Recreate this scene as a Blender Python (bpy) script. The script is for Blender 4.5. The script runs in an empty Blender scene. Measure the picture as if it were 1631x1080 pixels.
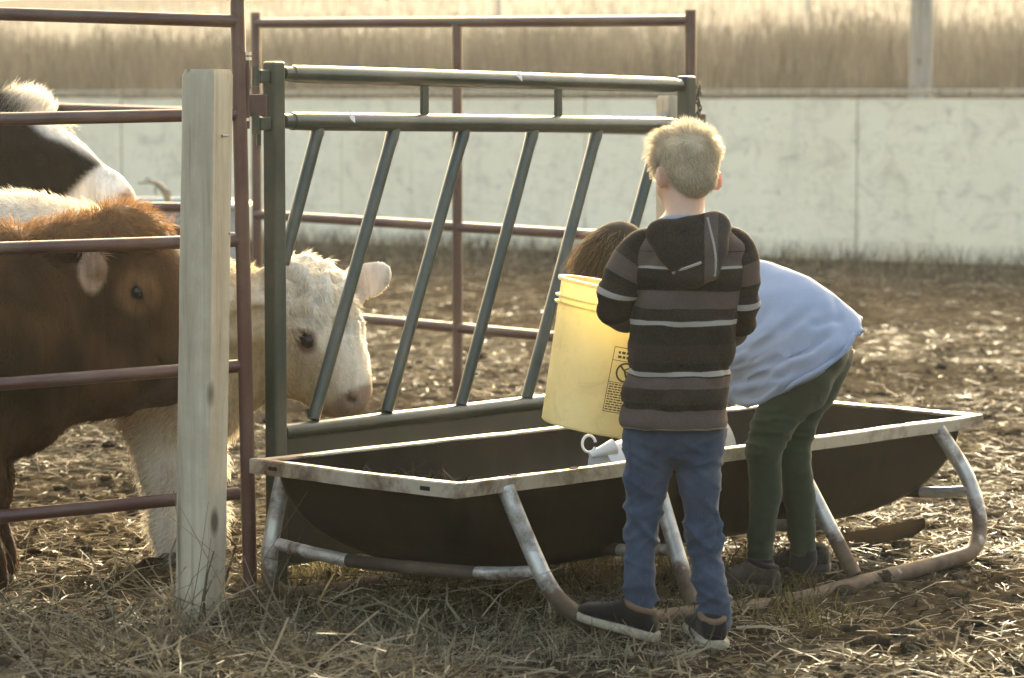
import bpy, math
import numpy as np
from mathutils import Vector, Matrix
from mathutils.bvhtree import BVHTree

rng = np.random.default_rng(7)
R = math.radians
S = bpy.context.scene
COL = S.collection

# ------------------------------------------------------------------ camera, sky, sun, exposure
FPX, W, H = 4757.0, 1631.0, 1080.0          # 105 mm lens in photograph pixels
CAMZ, PITCH = 1.25, math.atan(385 / 4757.0)
cam = bpy.data.cameras.new('camera'); cam_o = bpy.data.objects.new('camera', cam); COL.objects.link(cam_o)
cam_o.location = (0, 0, CAMZ); cam_o.rotation_euler = (math.pi / 2 - PITCH, 0, 0)
cam.lens = 105; cam.sensor_width = 36; cam.clip_start = 0.1; cam.clip_end = 3000
cam.dof.use_dof = True; cam.dof.focus_distance = 7.35; cam.dof.aperture_fstop = 5.6
S.camera = cam_o

SUN_AZ, SUN_EL = R(10), R(16)                # behind the scene, a little to the right
wd = bpy.data.worlds.new('World'); S.world = wd; wd.use_nodes = True
wn = wd.node_tree.nodes; wn.clear()
sky = wn.new('ShaderNodeTexSky'); sky.sky_type = 'NISHITA'; sky.sun_disc = False
sky.sun_elevation = SUN_EL; sky.sun_rotation = SUN_AZ; sky.dust_density = 7.0; sky.air_density = 0.8; sky.ozone_density = 0.3
bg = wn.new('ShaderNodeBackground'); bg.inputs['Strength'].default_value = 0.15
wo = wn.new('ShaderNodeOutputWorld')
wd.node_tree.links.new(sky.outputs[0], bg.inputs[0]); wd.node_tree.links.new(bg.outputs[0], wo.inputs[0])
sun = bpy.data.lights.new('sun', 'SUN'); sun.energy = 2.0; sun.angle = R(0.6); sun.color = (1.0, 0.945, 0.86)
sun_o = bpy.data.objects.new('sun', sun); COL.objects.link(sun_o)
sd = Vector((math.sin(SUN_AZ) * math.cos(SUN_EL), math.cos(SUN_AZ) * math.cos(SUN_EL), math.sin(SUN_EL)))
sun_o.rotation_euler = sd.to_track_quat('Z', 'Y').to_euler(); sun_o.location = sd * 60
vs = S.view_settings
vs.view_transform = 'Standard'; vs.look = 'None'; vs.exposure = 2.76; vs.gamma = 1.0; vs.use_curve_mapping = False
vs.use_white_balance = True; vs.white_balance_temperature = 8200; vs.white_balance_tint = 4   # camera balanced for the shade

# ------------------------------------------------------------------ helpers
CP, SP = math.cos(PITCH), math.sin(PITCH)
def at(px, py, Y):
    """world point at forward distance Y that stands where the photograph shows (px, py)"""
    a = (px - W / 2) / FPX; b = (H / 2 - py) / FPX
    dy = CP + b * SP; dz = -SP + b * CP
    k = Y / dy
    return np.array([a * k, Y, CAMZ + dz * k])
def gnd(px, py, z=0.0):
    a = (px - W / 2) / FPX; b = (H / 2 - py) / FPX
    dy = CP + b * SP; dz = -SP + b * CP
    k = (z - CAMZ) / dz
    return np.array([a * k, dy * k, z])
A = lambda *v: np.array(v, float)
def unit(v):
    v = np.asarray(v, float); return v / max(1e-9, np.linalg.norm(v))

_perm = np.random.default_rng(3).permutation(256); _perm = np.concatenate([_perm, _perm, _perm])
_grad = np.random.default_rng(4).normal(size=(256, 3)); _grad /= np.linalg.norm(_grad, axis=1)[:, None]
def noise(P, f=1.0, seed=0):
    """vectorised gradient noise, about -0.7..0.7"""
    P = np.asarray(P, float) * f + seed * 17.31
    I = np.floor(P).astype(int); Fr = P - I; I &= 255
    U = Fr * Fr * Fr * (Fr * (Fr * 6 - 15) + 10)
    out = 0
    for dx in (0, 1):
        wx = U[:, 0] if dx else 1 - U[:, 0]
        for dy in (0, 1):
            wy = U[:, 1] if dy else 1 - U[:, 1]
            for dz in (0, 1):
                wz = U[:, 2] if dz else 1 - U[:, 2]
                g = _grad[_perm[_perm[_perm[(I[:, 0] + dx) & 255] + ((I[:, 1] + dy) & 255)] + ((I[:, 2] + dz) & 255)]]
                out = out + wx * wy * wz * (g[:, 0] * (Fr[:, 0] - dx) + g[:, 1] * (Fr[:, 1] - dy) + g[:, 2] * (Fr[:, 2] - dz))
    return out
def fbm(P, f, n=3, seed=0):
    o = 0; a = 1.0
    for i in range(n):
        o = o + a * noise(P, f * 2 ** i, seed + i); a *= 0.5
    return o

ORG = {}
def tag(o, label=None, cat=None, group=None, kind=None):
    if label: o['label'] = label
    if cat: o['category'] = cat
    if group: o['group'] = group
    if kind: o['kind'] = kind
    return o
def thing(name, loc, label, cat, group=None):
    o = bpy.data.objects.new(name, None); COL.objects.link(o); o.location = loc; o.empty_display_size = 0.1
    ORG[o.name] = np.array(loc, float)
    return tag(o, label, cat, group)
def link(name, me, parent=None):
    o = bpy.data.objects.new(name, me); COL.objects.link(o)
    if parent is not None:
        o.parent = parent; ORG[o.name] = ORG[parent.name]
    else: ORG[o.name] = np.zeros(3)
    return o
def mesh(name, V, F, mat, parent=None, smooth=True, attrs=None):
    """V world coordinates; F list of polygons or (n,4)/(n,3) array"""
    V = np.asarray(V, float)
    if parent is not None: V = V - ORG[parent.name]
    me = bpy.data.meshes.new(name)
    if isinstance(F, np.ndarray):
        n, k = F.shape
        me.vertices.add(len(V)); me.vertices.foreach_set('co', V.astype(np.float32).ravel())
        me.loops.add(n * k); me.loops.foreach_set('vertex_index', F.astype(np.int32).ravel())
        me.polygons.add(n); me.polygons.foreach_set('loop_start', np.arange(0, n * k, k, dtype=np.int32))
        me.update(calc_edges=True)
    else:
        me.from_pydata([tuple(v) for v in V], [], F); me.update()
    if attrs:
        for an, av in attrs.items():
            av = np.asarray(av, np.float32)
            if av.ndim == 2:
                at_ = me.attributes.new(an, 'FLOAT_COLOR', 'POINT'); at_.data.foreach_set('color', np.column_stack([av, np.ones(len(av))]).astype(np.float32).ravel())
            else:
                at_ = me.attributes.new(an, 'FLOAT', 'POINT'); at_.data.foreach_set('value', av)
    me.polygons.foreach_set('use_smooth', [smooth] * len(me.polygons))
    me.materials.append(mat)
    return link(name, me, parent)

def catmull(P, n):
    P = np.asarray(P, float); m = len(P)
    Q = np.vstack([2 * P[0] - P[1], P, 2 * P[-1] - P[-2]])
    out = []
    for i in range(m - 1):
        p0, p1, p2, p3 = Q[i:i + 4]
        for t in np.linspace(0, 1, n, endpoint=False):
            out.append(0.5 * (2 * p1 + (p2 - p0) * t + (2 * p0 - 5 * p1 + 4 * p2 - p3) * t * t + (3 * p1 - p0 - 3 * p2 + p3) * t ** 3))
    out.append(P[-1]); return np.array(out)
def tube_geo(P, r, seg=12, sm=0, cap=True):
    P = np.asarray(P, float); r = np.asarray(r, float) * np.ones(len(P))
    if sm:
        PR = catmull(np.column_stack([P, r]), sm); P, r = PR[:, :3], PR[:, 3]
    T = np.gradient(P, axis=0); T /= np.linalg.norm(T, axis=1)[:, None] + 1e-12
    ref = A(0, 0, 1) if abs(T[0][2]) < 0.9 else A(0, 1, 0)
    n = unit(np.cross(T[0], ref)); V = []
    ang = np.linspace(0, 2 * math.pi, seg, endpoint=False)
    for i in range(len(P)):
        n = unit(n - T[i] * np.dot(n, T[i])); b = np.cross(T[i], n)
        V.append(P[i] + r[i] * (np.cos(ang)[:, None] * n + np.sin(ang)[:, None] * b))
    V = np.vstack(V); F = []
    for i in range(len(P) - 1):
        for j in range(seg):
            k = (j + 1) % seg
            F.append((i * seg + j, i * seg + k, (i + 1) * seg + k, (i + 1) * seg + j))
    if cap:
        F.append(tuple(range(seg))[::-1]); F.append(tuple((len(P) - 1) * seg + j for j in range(seg)))
    return V, F
def tube(name, P, r, mat, parent=None, seg=12, sm=0, smooth=True):
    V, F = tube_geo(P, r, seg, sm); return autosmooth(mesh(name, V, F, mat, parent, smooth))
def autosmooth(o, ang=50):
    me = o.data
    try: me.set_sharp_from_angle(angle=R(ang))
    except Exception: pass
    return o
def join_geo(parts):
    V, F, n = [], [], 0
    for v, f in parts:
        V.append(np.asarray(v)); F += [tuple(i + n for i in q) for q in f]; n += len(v)
    return np.vstack(V), F
def box_geo(c, ax, ay, az):
    """box: centre, three half-axis vectors; chamfered edges"""
    c, ax, ay, az = map(lambda q: np.asarray(q, float), (c, ax, ay, az))
    V = [c + sx * ax + sy * ay + sz * az for sx in (-1, 1) for sy in (-1, 1) for sz in (-1, 1)]
    return np.array(V), [(0, 1, 3, 2), (4, 6, 7, 5), (0, 4, 5, 1), (2, 3, 7, 6), (0, 2, 6, 4), (1, 5, 7, 3)]
def bevel(o, w=0.003, seg=2):
    m = o.modifiers.new('bevel', 'BEVEL'); m.width = w; m.segments = seg; m.limit_method = 'ANGLE'; return o
def loft(rings, seg=28, sub=5, expo=2.3, cap=True):
    """rings: (centre, half-axis a, half-axis b); smooth between them. returns V, F, station per vertex"""
    arr = catmull(np.array([np.concatenate([c, a, b]) for c, a, b in rings]), sub)
    ang = np.linspace(0, 2 * math.pi, seg, endpoint=False)
    ca, sa = np.cos(ang), np.sin(ang)
    ca = np.sign(ca) * np.abs(ca) ** (2 / expo); sa = np.sign(sa) * np.abs(sa) ** (2 / expo)
    V, t = [], []
    for i, row in enumerate(arr):
        c, a, b = row[:3], row[3:6], row[6:9]
        V.append(c + ca[:, None] * a + sa[:, None] * b); t += [i / sub] * seg
    V = np.vstack(V); F = []
    for i in range(len(arr) - 1):
        for j in range(seg):
            k = (j + 1) % seg
            F.append((i * seg + j, i * seg + k, (i + 1) * seg + k, (i + 1) * seg + j))
    if cap:
        F.append(tuple(range(seg))[::-1]); F.append(tuple((len(arr) - 1) * seg + j for j in range(seg)))
    return V, F, np.array(t)

# ---- implicit surfaces: smooth unions of round cones and ellipsoids, meshed by surface nets
def cone(a, b, ra, rb, k=None): return ('c', np.asarray(a, float), np.asarray(b, float), ra, rb, k)
def ell(c, r, M=None, k=None): return ('e', np.asarray(c, float), np.asarray(r, float) * np.ones(3), np.eye(3) if M is None else np.asarray(M, float), k)
def chain(P, r, k=None): return [cone(P[i], P[i + 1], r[i], r[i + 1], k) for i in range(len(P) - 1)]
def pd(p, X):
    if p[0] == 'c':
        a, b, ra, rb = p[1:5]; ba = b - a; L2 = max(1e-9, ba @ ba)
        t = np.clip(((X - a) @ ba) / L2, 0, 1)
        return np.linalg.norm(X - a - t[..., None] * ba, axis=-1) - (ra + (rb - ra) * t)
    c, r, M = p[1:4]
    q = ((X - c) @ M.T); k0 = np.linalg.norm(q / r, axis=-1); k1 = np.linalg.norm(q / (r * r), axis=-1)
    return k0 * (k0 - 1) / np.maximum(k1, 1e-6)
def pbox(p):
    if p[0] == 'c':
        r = max(p[3], p[4]); return np.minimum(p[1], p[2]) - r, np.maximum(p[1], p[2]) + r
    r = p[2].max(); return p[1] - r, p[1] + r
def surf(prims, h, k=0.03, cuts=(), pad=0.05):
    lo = np.min([pbox(p)[0] for p in prims], axis=0) - 3 * h; hi = np.max([pbox(p)[1] for p in prims], axis=0) + 3 * h
    n = np.ceil((hi - lo) / h).astype(int) + 1
    F = np.full(n, 1.0, np.float32)
    axs = [lo[i] + h * np.arange(n[i]) for i in range(3)]
    for ps, cut in ((prims, False), (cuts, True)):
        for p in ps:
            bl, bh = pbox(p); kk = p[-1] if p[-1] is not None else k
            m = pad + kk
            i0 = np.maximum(0, np.floor((bl - m - lo) / h).astype(int)); i1 = np.minimum(n, np.ceil((bh + m - lo) / h).astype(int) + 1)
            sl = tuple(slice(i0[i], i1[i]) for i in range(3))
            X = np.stack(np.meshgrid(*[axs[i][sl[i]] for i in range(3)], indexing='ij'), -1)
            d = pd(p, X); f = F[sl]
            if cut: d = -d
            else: f = np.where(f > 0.9, np.maximum(d, 0) + kk + pad * 0.2 + 0.02 if False else f, f)
            hh = np.maximum(kk - np.abs(f - d), 0) / kk
            F[sl] = (np.maximum(f, d) + hh * hh * kk * 0.25) if cut else (np.minimum(f, d) - hh * hh * kk * 0.25)
    return nets(F, lo, h)
def nets(F, lo, h):
    ins = F < 0; nx, ny, nz = F.shape
    cnt = np.zeros((nx - 1, ny - 1, nz - 1), np.int8)
    offs = [(a, b, c) for a in (0, 1) for b in (0, 1) for c in (0, 1)]
    for a, b, c in offs: cnt += ins[a:nx - 1 + a, b:ny - 1 + b, c:nz - 1 + c]
    act = (cnt > 0) & (cnt < 8); I = np.argwhere(act)
    idx = np.full(cnt.shape, -1, np.int64); idx[act] = np.arange(len(I))
    acc = np.zeros((len(I), 3)); num = np.zeros(len(I))
    for o1 in offs:
        for ax in range(3):
            if o1[ax]: continue
            o2 = list(o1); o2[ax] = 1
            f1 = F[I[:, 0] + o1[0], I[:, 1] + o1[1], I[:, 2] + o1[2]]; f2 = F[I[:, 0] + o2[0], I[:, 1] + o2[1], I[:, 2] + o2[2]]
            m = (f1 < 0) != (f2 < 0)
            t = np.where(m, f1 / np.where(m, f1 - f2, 1), 0)
            p = np.tile(np.array(o1, float), (len(I), 1)); p[:, ax] += t
            acc += p * m[:, None]; num += m
    V = lo + h * (I + acc / num[:, None])
    Q = []
    for ax in range(3):
        s1 = [slice(None)] * 3; s2 = [slice(None)] * 3; s1[ax] = slice(0, -1); s2[ax] = slice(1, None)
        a, b = ins[tuple(s1)], ins[tuple(s2)]
        E = np.argwhere(a != b); u, v = [(1, 2), (2, 0), (0, 1)][ax]
        E = E[(E[:, u] > 0) & (E[:, v] > 0) & (E[:, u] < F.shape[u] - 1) & (E[:, v] < F.shape[v] - 1)]
        fl = a[E[:, 0], E[:, 1], E[:, 2]]
        q = []
        for du, dv in ((1, 1), (0, 1), (0, 0), (1, 0)):
            e = E.copy(); e[:, u] -= du; e[:, v] -= dv; q.append(idx[e[:, 0], e[:, 1], e[:, 2]])
        q = np.stack(q, 1); q[~fl] = q[~fl][:, ::-1]; Q.append(q)
    Q = np.vstack(Q); Q = Q[(Q >= 0).all(1)]
    return V, Q
def vnormals(V, F):
    F = np.asarray(F); N = np.zeros_like(V)
    n = np.cross(V[F[:, 2]] - V[F[:, 0]], V[F[:, 3]] - V[F[:, 1]])
    for i in range(4): np.add.at(N, F[:, i], n)
    return N / (np.linalg.norm(N, axis=1)[:, None] + 1e-12)
def quads(F): return np.array([f for f in F if len(f) == 4])
def wrinkle(V, F, amp, f, dirs=None, seed=0, pw=1.0):
    N = vnormals(V, quads(F) if not isinstance(F, np.ndarray) else F)
    P = V.copy() if dirs is None else V @ np.asarray(dirs, float).T
    d = 1 - 2 * np.abs(noise(P, f, seed)) * 1.6
    return V + N * (amp * d)[:, None]

# ---- thin blades (straw, grass, fur, hair)
def blades_geo(B, D, Wd, bend=None, two=False, tip=0.25):
    """B base points, D tip offsets, Wd half-width vectors"""
    n = len(B)
    if not two:
        V = np.stack([B - Wd, B + Wd, B + D + Wd * tip, B + D - Wd * tip], 1).reshape(-1, 3)
        return V, np.arange(4 * n).reshape(n, 4), 4
    M = B + D * 0.55 + (bend if bend is not None else 0)
    V = np.stack([B - Wd, B + Wd, M + Wd * .85, M - Wd * .85, B + D + Wd * tip, B + D - Wd * tip], 1).reshape(-1, 3)
    i = np.arange(n)[:, None] * 6
    return V, np.vstack([i + np.array([0, 1, 2, 3]), i + np.array([3, 2, 4, 5])]), 6
def blades(name, B, D, Wd, mat, parent=None, bend=None, two=False, tip=0.25, rnd=None):
    V, F, k = blades_geo(B, D, Wd, bend, two, tip)
    r = rng.random(len(B)) if rnd is None else rnd
    o = mesh(name, V, F, mat, parent, smooth=False, attrs={'rnd': np.repeat(r, k)})
    o['kind'] = 'stuff'; return o
def sample(V, F, n, wt=None):
    a, b, c, d = (V[F[:, i]] for i in range(4))
    ar = np.linalg.norm(np.cross(c - a, d - b), axis=1)
    if wt is not None: ar = ar * wt((a + c) / 2)
    i = rng.choice(len(F), n, p=ar / ar.sum())
    u, v = rng.random(n)[:, None], rng.random(n)[:, None]
    P = (a[i] * (1 - u) + b[i] * u) * (1 - v) + (d[i] * (1 - u) + c[i] * u) * v
    N = np.cross(c[i] - a[i], d[i] - b[i]); N /= np.linalg.norm(N, axis=1)[:, None] + 1e-12
    return P, N
def fur(name, V, F, n, ln, wd, comb, mat, parent, up=0.45, wt=None, curl=0.35, colf=None):
    P, N = sample(V, F, n, wt)
    C = comb(P, N) if callable(comb) else np.tile(np.asarray(comb, float), (n, 1))
    C = C - N * (C * N).sum(1)[:, None]; C /= np.linalg.norm(C, axis=1)[:, None] + 1e-9
    L = (ln(P) if callable(ln) else ln) * (0.6 + 0.8 * rng.random(n))
    if callable(up): up = up(P)[:, None]
    D = C * (1 - up) + N * up + curl * np.stack([noise(P, 14, s) for s in (1, 2, 3)], 1) * 1.5 + rng.normal(size=(n, 3)) * 0.13
    D = D / np.linalg.norm(D, axis=1)[:, None] * np.asarray(L)[:, None]
    Wv = np.cross(D, N + rng.normal(size=(n, 3)) * 0.5); Wv /= np.linalg.norm(Wv, axis=1)[:, None] + 1e-9
    V2, F2, k = blades_geo(P - N * 0.003, D, Wv * wd, D * 0.0 + N * (np.asarray(L) * 0.12)[:, None], True, 0.15)
    at_ = {'rnd': np.repeat(rng.random(n), k)}
    if colf is not None: at_['coat'] = np.repeat(colf(P), k, axis=0)
    o = mesh(name, V2, F2, mat, parent, smooth=False, attrs=at_); o['kind'] = 'stuff'; return o

# ------------------------------------------------------------------ materials
class NT:
    def __init__(s, name):
        s.m = bpy.data.materials.new(name); s.m.use_nodes = True; s.t = s.m.node_tree; s.n = s.t.nodes; s.n.clear()
        s.out = s.n.new('ShaderNodeOutputMaterial'); s.b = s.n.new('ShaderNodeBsdfPrincipled'); s.l(s.b.outputs[0], s.out.inputs[0])
    def l(s, a, b): s.t.links.new(a, b)
    def node(s, ty, **kw):
        n = s.n.new(ty)
        for k, v in kw.items():
            if k.startswith('i_'): n.inputs[k[2:].replace('_', ' ')].default_value = v
            else: setattr(n, k, v)
        return n
    def co(s, scale=(1, 1, 1), kind='Object'):
        tc = s.node('ShaderNodeTexCoord'); mp = s.node('ShaderNodeMapping'); mp.inputs['Scale'].default_value = scale
        s.l(tc.outputs[kind], mp.inputs[0]); return mp.outputs[0]
    def nz(s, sc, det=4, rough=0.55, scale=(1, 1, 1), dist=0.0):
        n = s.node('ShaderNodeTexNoise'); n.inputs['Scale'].default_value = sc; n.inputs['Detail'].default_value = det
        n.inputs['Roughness'].default_value = rough; n.inputs['Distortion'].default_value = dist
        s.l(s.co(scale), n.inputs['Vector']); return n.outputs['Fac']
    def ramp(s, fac, stops, mode='LINEAR'):
        r = s.node('ShaderNodeValToRGB'); cr = r.color_ramp; cr.interpolation = mode
        while len(cr.elements) < len(stops): cr.elements.new(0.5)
        for e, (p, c) in zip(cr.elements, stops):
            e.position = p; e.color = (*c, 1) if len(c) == 3 else c
        s.l(fac, r.inputs[0]); return r.outputs[0]
    def mix(s, fac, a, b, mode='MIX'):
        m = s.node('ShaderNodeMix', data_type='RGBA', blend_type=mode)
        for v, i in ((fac, 0), (a, 6), (b, 7)):
            if hasattr(v, 'links'): s.l(v, m.inputs[i])
            else: m.inputs[i].default_value = v if i == 0 else (*v, 1)
        return m.outputs[2]
    def attr(s, name, what='Fac'):
        n = s.node('ShaderNodeAttribute', attribute_name=name); return n.outputs[what]
    def bump(s, fac, strength=0.3, dist=0.01, prev=None):
        b = s.node('ShaderNodeBump'); b.inputs['Strength'].default_value = strength; b.inputs['Distance'].default_value = dist
        s.l(fac, b.inputs['Height'])
        if prev is not None: s.l(prev, b.inputs['Normal'])
        s.l(b.outputs[0], s.b.inputs['Normal']); return b.outputs[0]
    def col(s, c):
        if hasattr(c, 'links'): s.l(c, s.b.inputs['Base Color'])
        else: s.b.inputs['Base Color'].default_value = (*c, 1)
    def set(s, **kw):
        for k, v in kw.items():
            i = s.b.inputs[k.replace('_', ' ')]
            if hasattr(v, 'links'): s.l(v, i)
            else: i.default_value = v
        return s
    def translucent(s, c, fac):
        t = s.node('ShaderNodeBsdfTranslucent'); m = s.node('ShaderNodeMixShader'); m.inputs[0].default_value = fac
        if hasattr(c, 'links'): s.l(c, t.inputs[0])
        else: t.inputs[0].default_value = (*c, 1)
        s.l(s.b.outputs[0], m.inputs[1]); s.l(t.outputs[0], m.inputs[2]); s.l(m.outputs[0], s.out.inputs[0])

def m_blade(name, c1, c2, tr=0.45, rough=0.6, coat=False):
    t = NT(name)
    c = t.ramp(t.attr('rnd'), [(0, c1), (1, c2)])
    if coat: c = t.mix(t.ramp(t.attr('rnd'), [(0, (.0, .0, .0)), (1, (.35, .35, .35))]), t.attr('coat', 'Color'), (1, .9, .75), 'OVERLAY')
    t.col(c); t.set(Roughness=rough); t.b.inputs['Specular IOR Level'].default_value = 0.02 if tr < .5 else .12
    t.translucent(c, tr); return t.m
def m_paint(name, c1, c2, rust=(0.10, 0.045, 0.02), rustamt=0.62, rough=0.4, sc=6, dustc=(0.27, 0.22, 0.16)):
    t = NT(name)
    base = t.ramp(t.nz(sc, 5), [(0.3, c1), (0.7, c2)])
    rm = t.ramp(t.nz(11, 7, 0.65, dist=0.3), [(rustamt, (0, 0, 0)), (rustamt + .08, (1, 1, 1))])
    dust = t.ramp(t.nz(2.5, 6, 0.7), [(0.45, (0, 0, 0)), (0.8, (.35, .35, .35))])
    c = t.mix(dust, t.mix(rm, base, rust), dustc)
    t.col(c); t.set(Roughness=t.ramp(rm, [(0, (rough,) * 3), (1, (.8,) * 3)]))
    t.bump(t.nz(60, 3), 0.12, 0.004); return t.m

M = {}
M['red_paint'] = m_paint('red_paint', (.055, .022, .019), (.08, .031, .026), rough=.38)
M['green_paint'] = m_paint('green_paint', (.016, .028, .021), (.03, .044, .034), rust=(.07, .05, .03), rustamt=.7, rough=.3)
M['sheet_green'] = m_paint('sheet_green', (.010, .015, .010), (.018, .024, .015), rust=(.05, .035, .02), rustamt=.68, rough=.5, sc=3, dustc=(.07, .06, .042))
def m_galv():
    t = NT('galvanised_steel')
    v = t.node('ShaderNodeTexVoronoi', feature='F1'); v.inputs['Scale'].default_value = 40; t.l(t.co(), v.inputs['Vector'])
    g = t.ramp(v.outputs['Color'], [(0, (.30, .29, .27)), (1, (.46, .45, .42))])
    tc = t.node('ShaderNodeTexCoord'); sx = t.node('ShaderNodeSeparateXYZ'); t.l(tc.outputs['Object'], sx.inputs[0])
    lowr = t.ramp(sx.outputs['Z'], [(.03, (.30, .30, .30)), (.16, (0, 0, 0))])
    rm = t.ramp(t.mix(1.0, t.nz(7, 8, .7, dist=.5), lowr, 'ADD'), [(.52, (0, 0, 0)), (.66, (1, 1, 1))])
    c = t.mix(rm, g, t.ramp(t.nz(25, 4), [(.3, (.045, .027, .017)), (.7, (.12, .078, .05))]))
    t.col(c); t.set(Metallic=t.ramp(rm, [(0, (.55,) * 3), (1, (0, 0, 0))]), Roughness=t.ramp(rm, [(0, (.42,) * 3), (1, (.8,) * 3)]))
    t.bump(t.nz(45, 4), .2, .004); return t.m
M['galv'] = m_galv()
def m_rim():
    t = NT('weathered_rim')
    rm = t.ramp(t.nz(5, 8, .72, dist=.4), [(.44, (0, 0, 0)), (.60, (1, 1, 1))])
    c = t.mix(rm, (.38, .34, .27), t.ramp(t.nz(30, 4), [(.3, (.08, .045, .028)), (.7, (.22, .15, .10))]))
    t.col(c); t.set(Metallic=.35, Roughness=t.ramp(rm, [(0, (.38,) * 3), (1, (.75,) * 3)])); t.bump(t.nz(40, 4), .25, .004); return t.m
M['oldrust'] = m_paint('old_rust', (.020, .013, .008), (.045, .027, .016), rough=.85)
M['rim'] = m_rim()
def m_tub():
    t = NT('dark_tub_plastic')
    d = t.ramp(t.nz(3.5, 7, .7), [(.42, (0, 0, 0)), (.75, (.6, .6, .6))])
    st = t.ramp(t.nz(9, 4, .6, scale=(1, 1, .12)), [(.5, (0, 0, 0)), (.75, (.45, .45, .45))])
    c = t.mix(st, t.mix(d, (.006, .0053, .0036), (.018, .0145, .009)), (.028, .024, .016))
    t.b.inputs['Specular IOR Level'].default_value = .12; t.col(c); t.set(Roughness=t.ramp(d, [(0, (.38,) * 3), (1, (.62,) * 3)])); t.bump(t.nz(14, 5), .12, .01); return t.m
M['tub'] = m_tub()
def m_wood(name, c1, c2, dark):
    t = NT(name)
    g = t.nz(26, 8, .68, scale=(1, 1, .06), dist=.7)
    c = t.ramp(g, [(.25, dark), (.42, c1), (.7, c2)])
    cr = t.ramp(t.nz(30, 3, .4, scale=(1, 1, .03)), [(.31, (1, 1, 1)), (.36, (0, 0, 0))])
    v = t.node('ShaderNodeTexVoronoi', feature='F1'); v.inputs['Scale'].default_value = 7; t.l(t.co((1, 1, .55)), v.inputs['Vector'])
    kn = t.ramp(v.outputs['Distance'], [(.07, (1, 1, 1)), (.16, (0, 0, 0))])
    c = t.mix(kn, t.mix(cr, t.mix(t.ramp(t.nz(5, 6, .7), [(.45, (0, 0, 0)), (.7, (.5, .5, .5))]), c, (.23, .19, .13)), dark), t.mix(.5, dark, (.08, .05, .03)))
    t.col(c); t.set(Roughness=.85); t.bump(g, .5, .006); return t.m
M['wood'] = m_wood('weathered_post_wood', (.36, .305, .22), (.48, .42, .32), (.15, .12, .08))
M['pole_wood'] = m_wood('grey_pole_wood', (.20, .20, .19), (.30, .30, .28), (.12, .115, .105))
def m_ply():
    t = NT('painted_plywood')
    base = t.ramp(t.nz(1.2, 6, .6), [(.3, (.76, .685, .52)), (.7, (.85, .775, .61))])
    st = t.ramp(t.nz(4, 8, .72, dist=.6), [(.50, (0, 0, 0)), (.70, (.75, .75, .75))])
    sp = t.ramp(t.nz(11, 7, .7, dist=.4), [(.60, (0, 0, 0)), (.74, (.7, .7, .7))])
    dr = t.ramp(t.nz(7, 5, .6, scale=(1, 1, .1)), [(.55, (0, 0, 0)), (.8, (.35, .35, .35))])
    cr = t.ramp(t.nz(3.2, 7, .55, scale=(.55, .55, 3.2), dist=.25), [(.492, (0, 0, 0)), (.5, (.4, .4, .4)), (.508, (0, 0, 0))])
    c = t.mix(cr, t.mix(dr, t.mix(sp, t.mix(st, base, (.52, .44, .35)), (.20, .18, .14)), (.40, .36, .28)), (.22, .20, .16))
    tc = t.node('ShaderNodeTexCoord'); sx = t.node('ShaderNodeSeparateXYZ'); t.l(tc.outputs['Object'], sx.inputs[0])
    ad = t.node('ShaderNodeMath', operation='ADD'); mu = t.node('ShaderNodeMath', operation='MULTIPLY'); mu.inputs[1].default_value = .35
    t.l(t.nz(3, 6, .7), mu.inputs[0]); t.l(sx.outputs['Z'], ad.inputs[0]); t.l(mu.outputs[0], ad.inputs[1])
    mud = t.ramp(ad.outputs[0], [(.16, (.55, .55, .55)), (.34, (0, 0, 0))])
    t.col(t.mix(mud, c, (.26, .21, .14))); t.set(Roughness=.8); t.bump(t.nz(30, 5), .1, .004); return t.m
M['ply'] = m_ply()
def m_dirt():
    t = NT('trampled_dirt')
    a = t.ramp(t.nz(1.3, 6, .65), [(.3, (.034, .0275, .0195)), (.7, (.068, .056, .040))])
    b = t.ramp(t.nz(22, 6, .7), [(.35, (.018, .014, .0095)), (.65, (.095, .080, .058))])
    c = t.mix(.55, a, b)
    s1 = t.ramp(t.nz(30, 3, .6, scale=(1, .12, 1), dist=1.5), [(.60, (0, 0, 0)), (.66, (.55, .55, .55))])
    s2 = t.ramp(t.nz(34, 3, .6, scale=(.12, 1, 1), dist=1.5), [(.60, (0, 0, 0)), (.66, (.55, .55, .55))])
    dk = t.ramp(t.nz(3.2, 7, .68, dist=.6), [(.42, (.75, .75, .75)), (.60, (0, 0, 0))])
    c = t.mix(dk, c, (.014, .0105, .007))
    c = t.mix(s2, t.mix(s1, c, (.22, .19, .135)), (.20, .17, .12))
    t.col(c); t.set(Roughness=.9); t.b.inputs['Specular IOR Level'].default_value = 0
    n1 = t.bump(t.nz(18, 8, .7), .7, .03); t.bump(t.nz(90, 4, .7), .5, .008, n1); return t.m
M['dirt'] = m_dirt()
def m_hill():
    t = NT('dry_hill_grass')
    c = t.ramp(t.nz(.12, 6, .65), [(.3, (.03, .027, .022)), (.7, (.07, .063, .05))])
    c = t.mix(t.ramp(t.nz(3, 5, .7), [(.4, (0, 0, 0)), (.7, (.6, .6, .6))]), c, (.085, .078, .062))
    t.b.inputs['Specular IOR Level'].default_value = 0; t.col(c); t.set(Roughness=.95); t.bump(t.nz(4, 6, .7), 1, .3); return t.m
M['hill'] = m_hill()
M['straw'] = m_blade('straw', (.08, .068, .048), (.32, .285, .215), .22, .5)
M['dung'] = m_blade('straw_dark', (.016, .012, .008), (.06, .046, .03), .1, .8)
M['drygrass'] = m_blade('dry_grass', (.05, .042, .027), (.21, .18, .125), .22, .6)
M['hillgrass'] = m_blade('hill_grass_blades', (.019, .0185, .0165), (.078, .076, .068), .2, .6)
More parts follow.
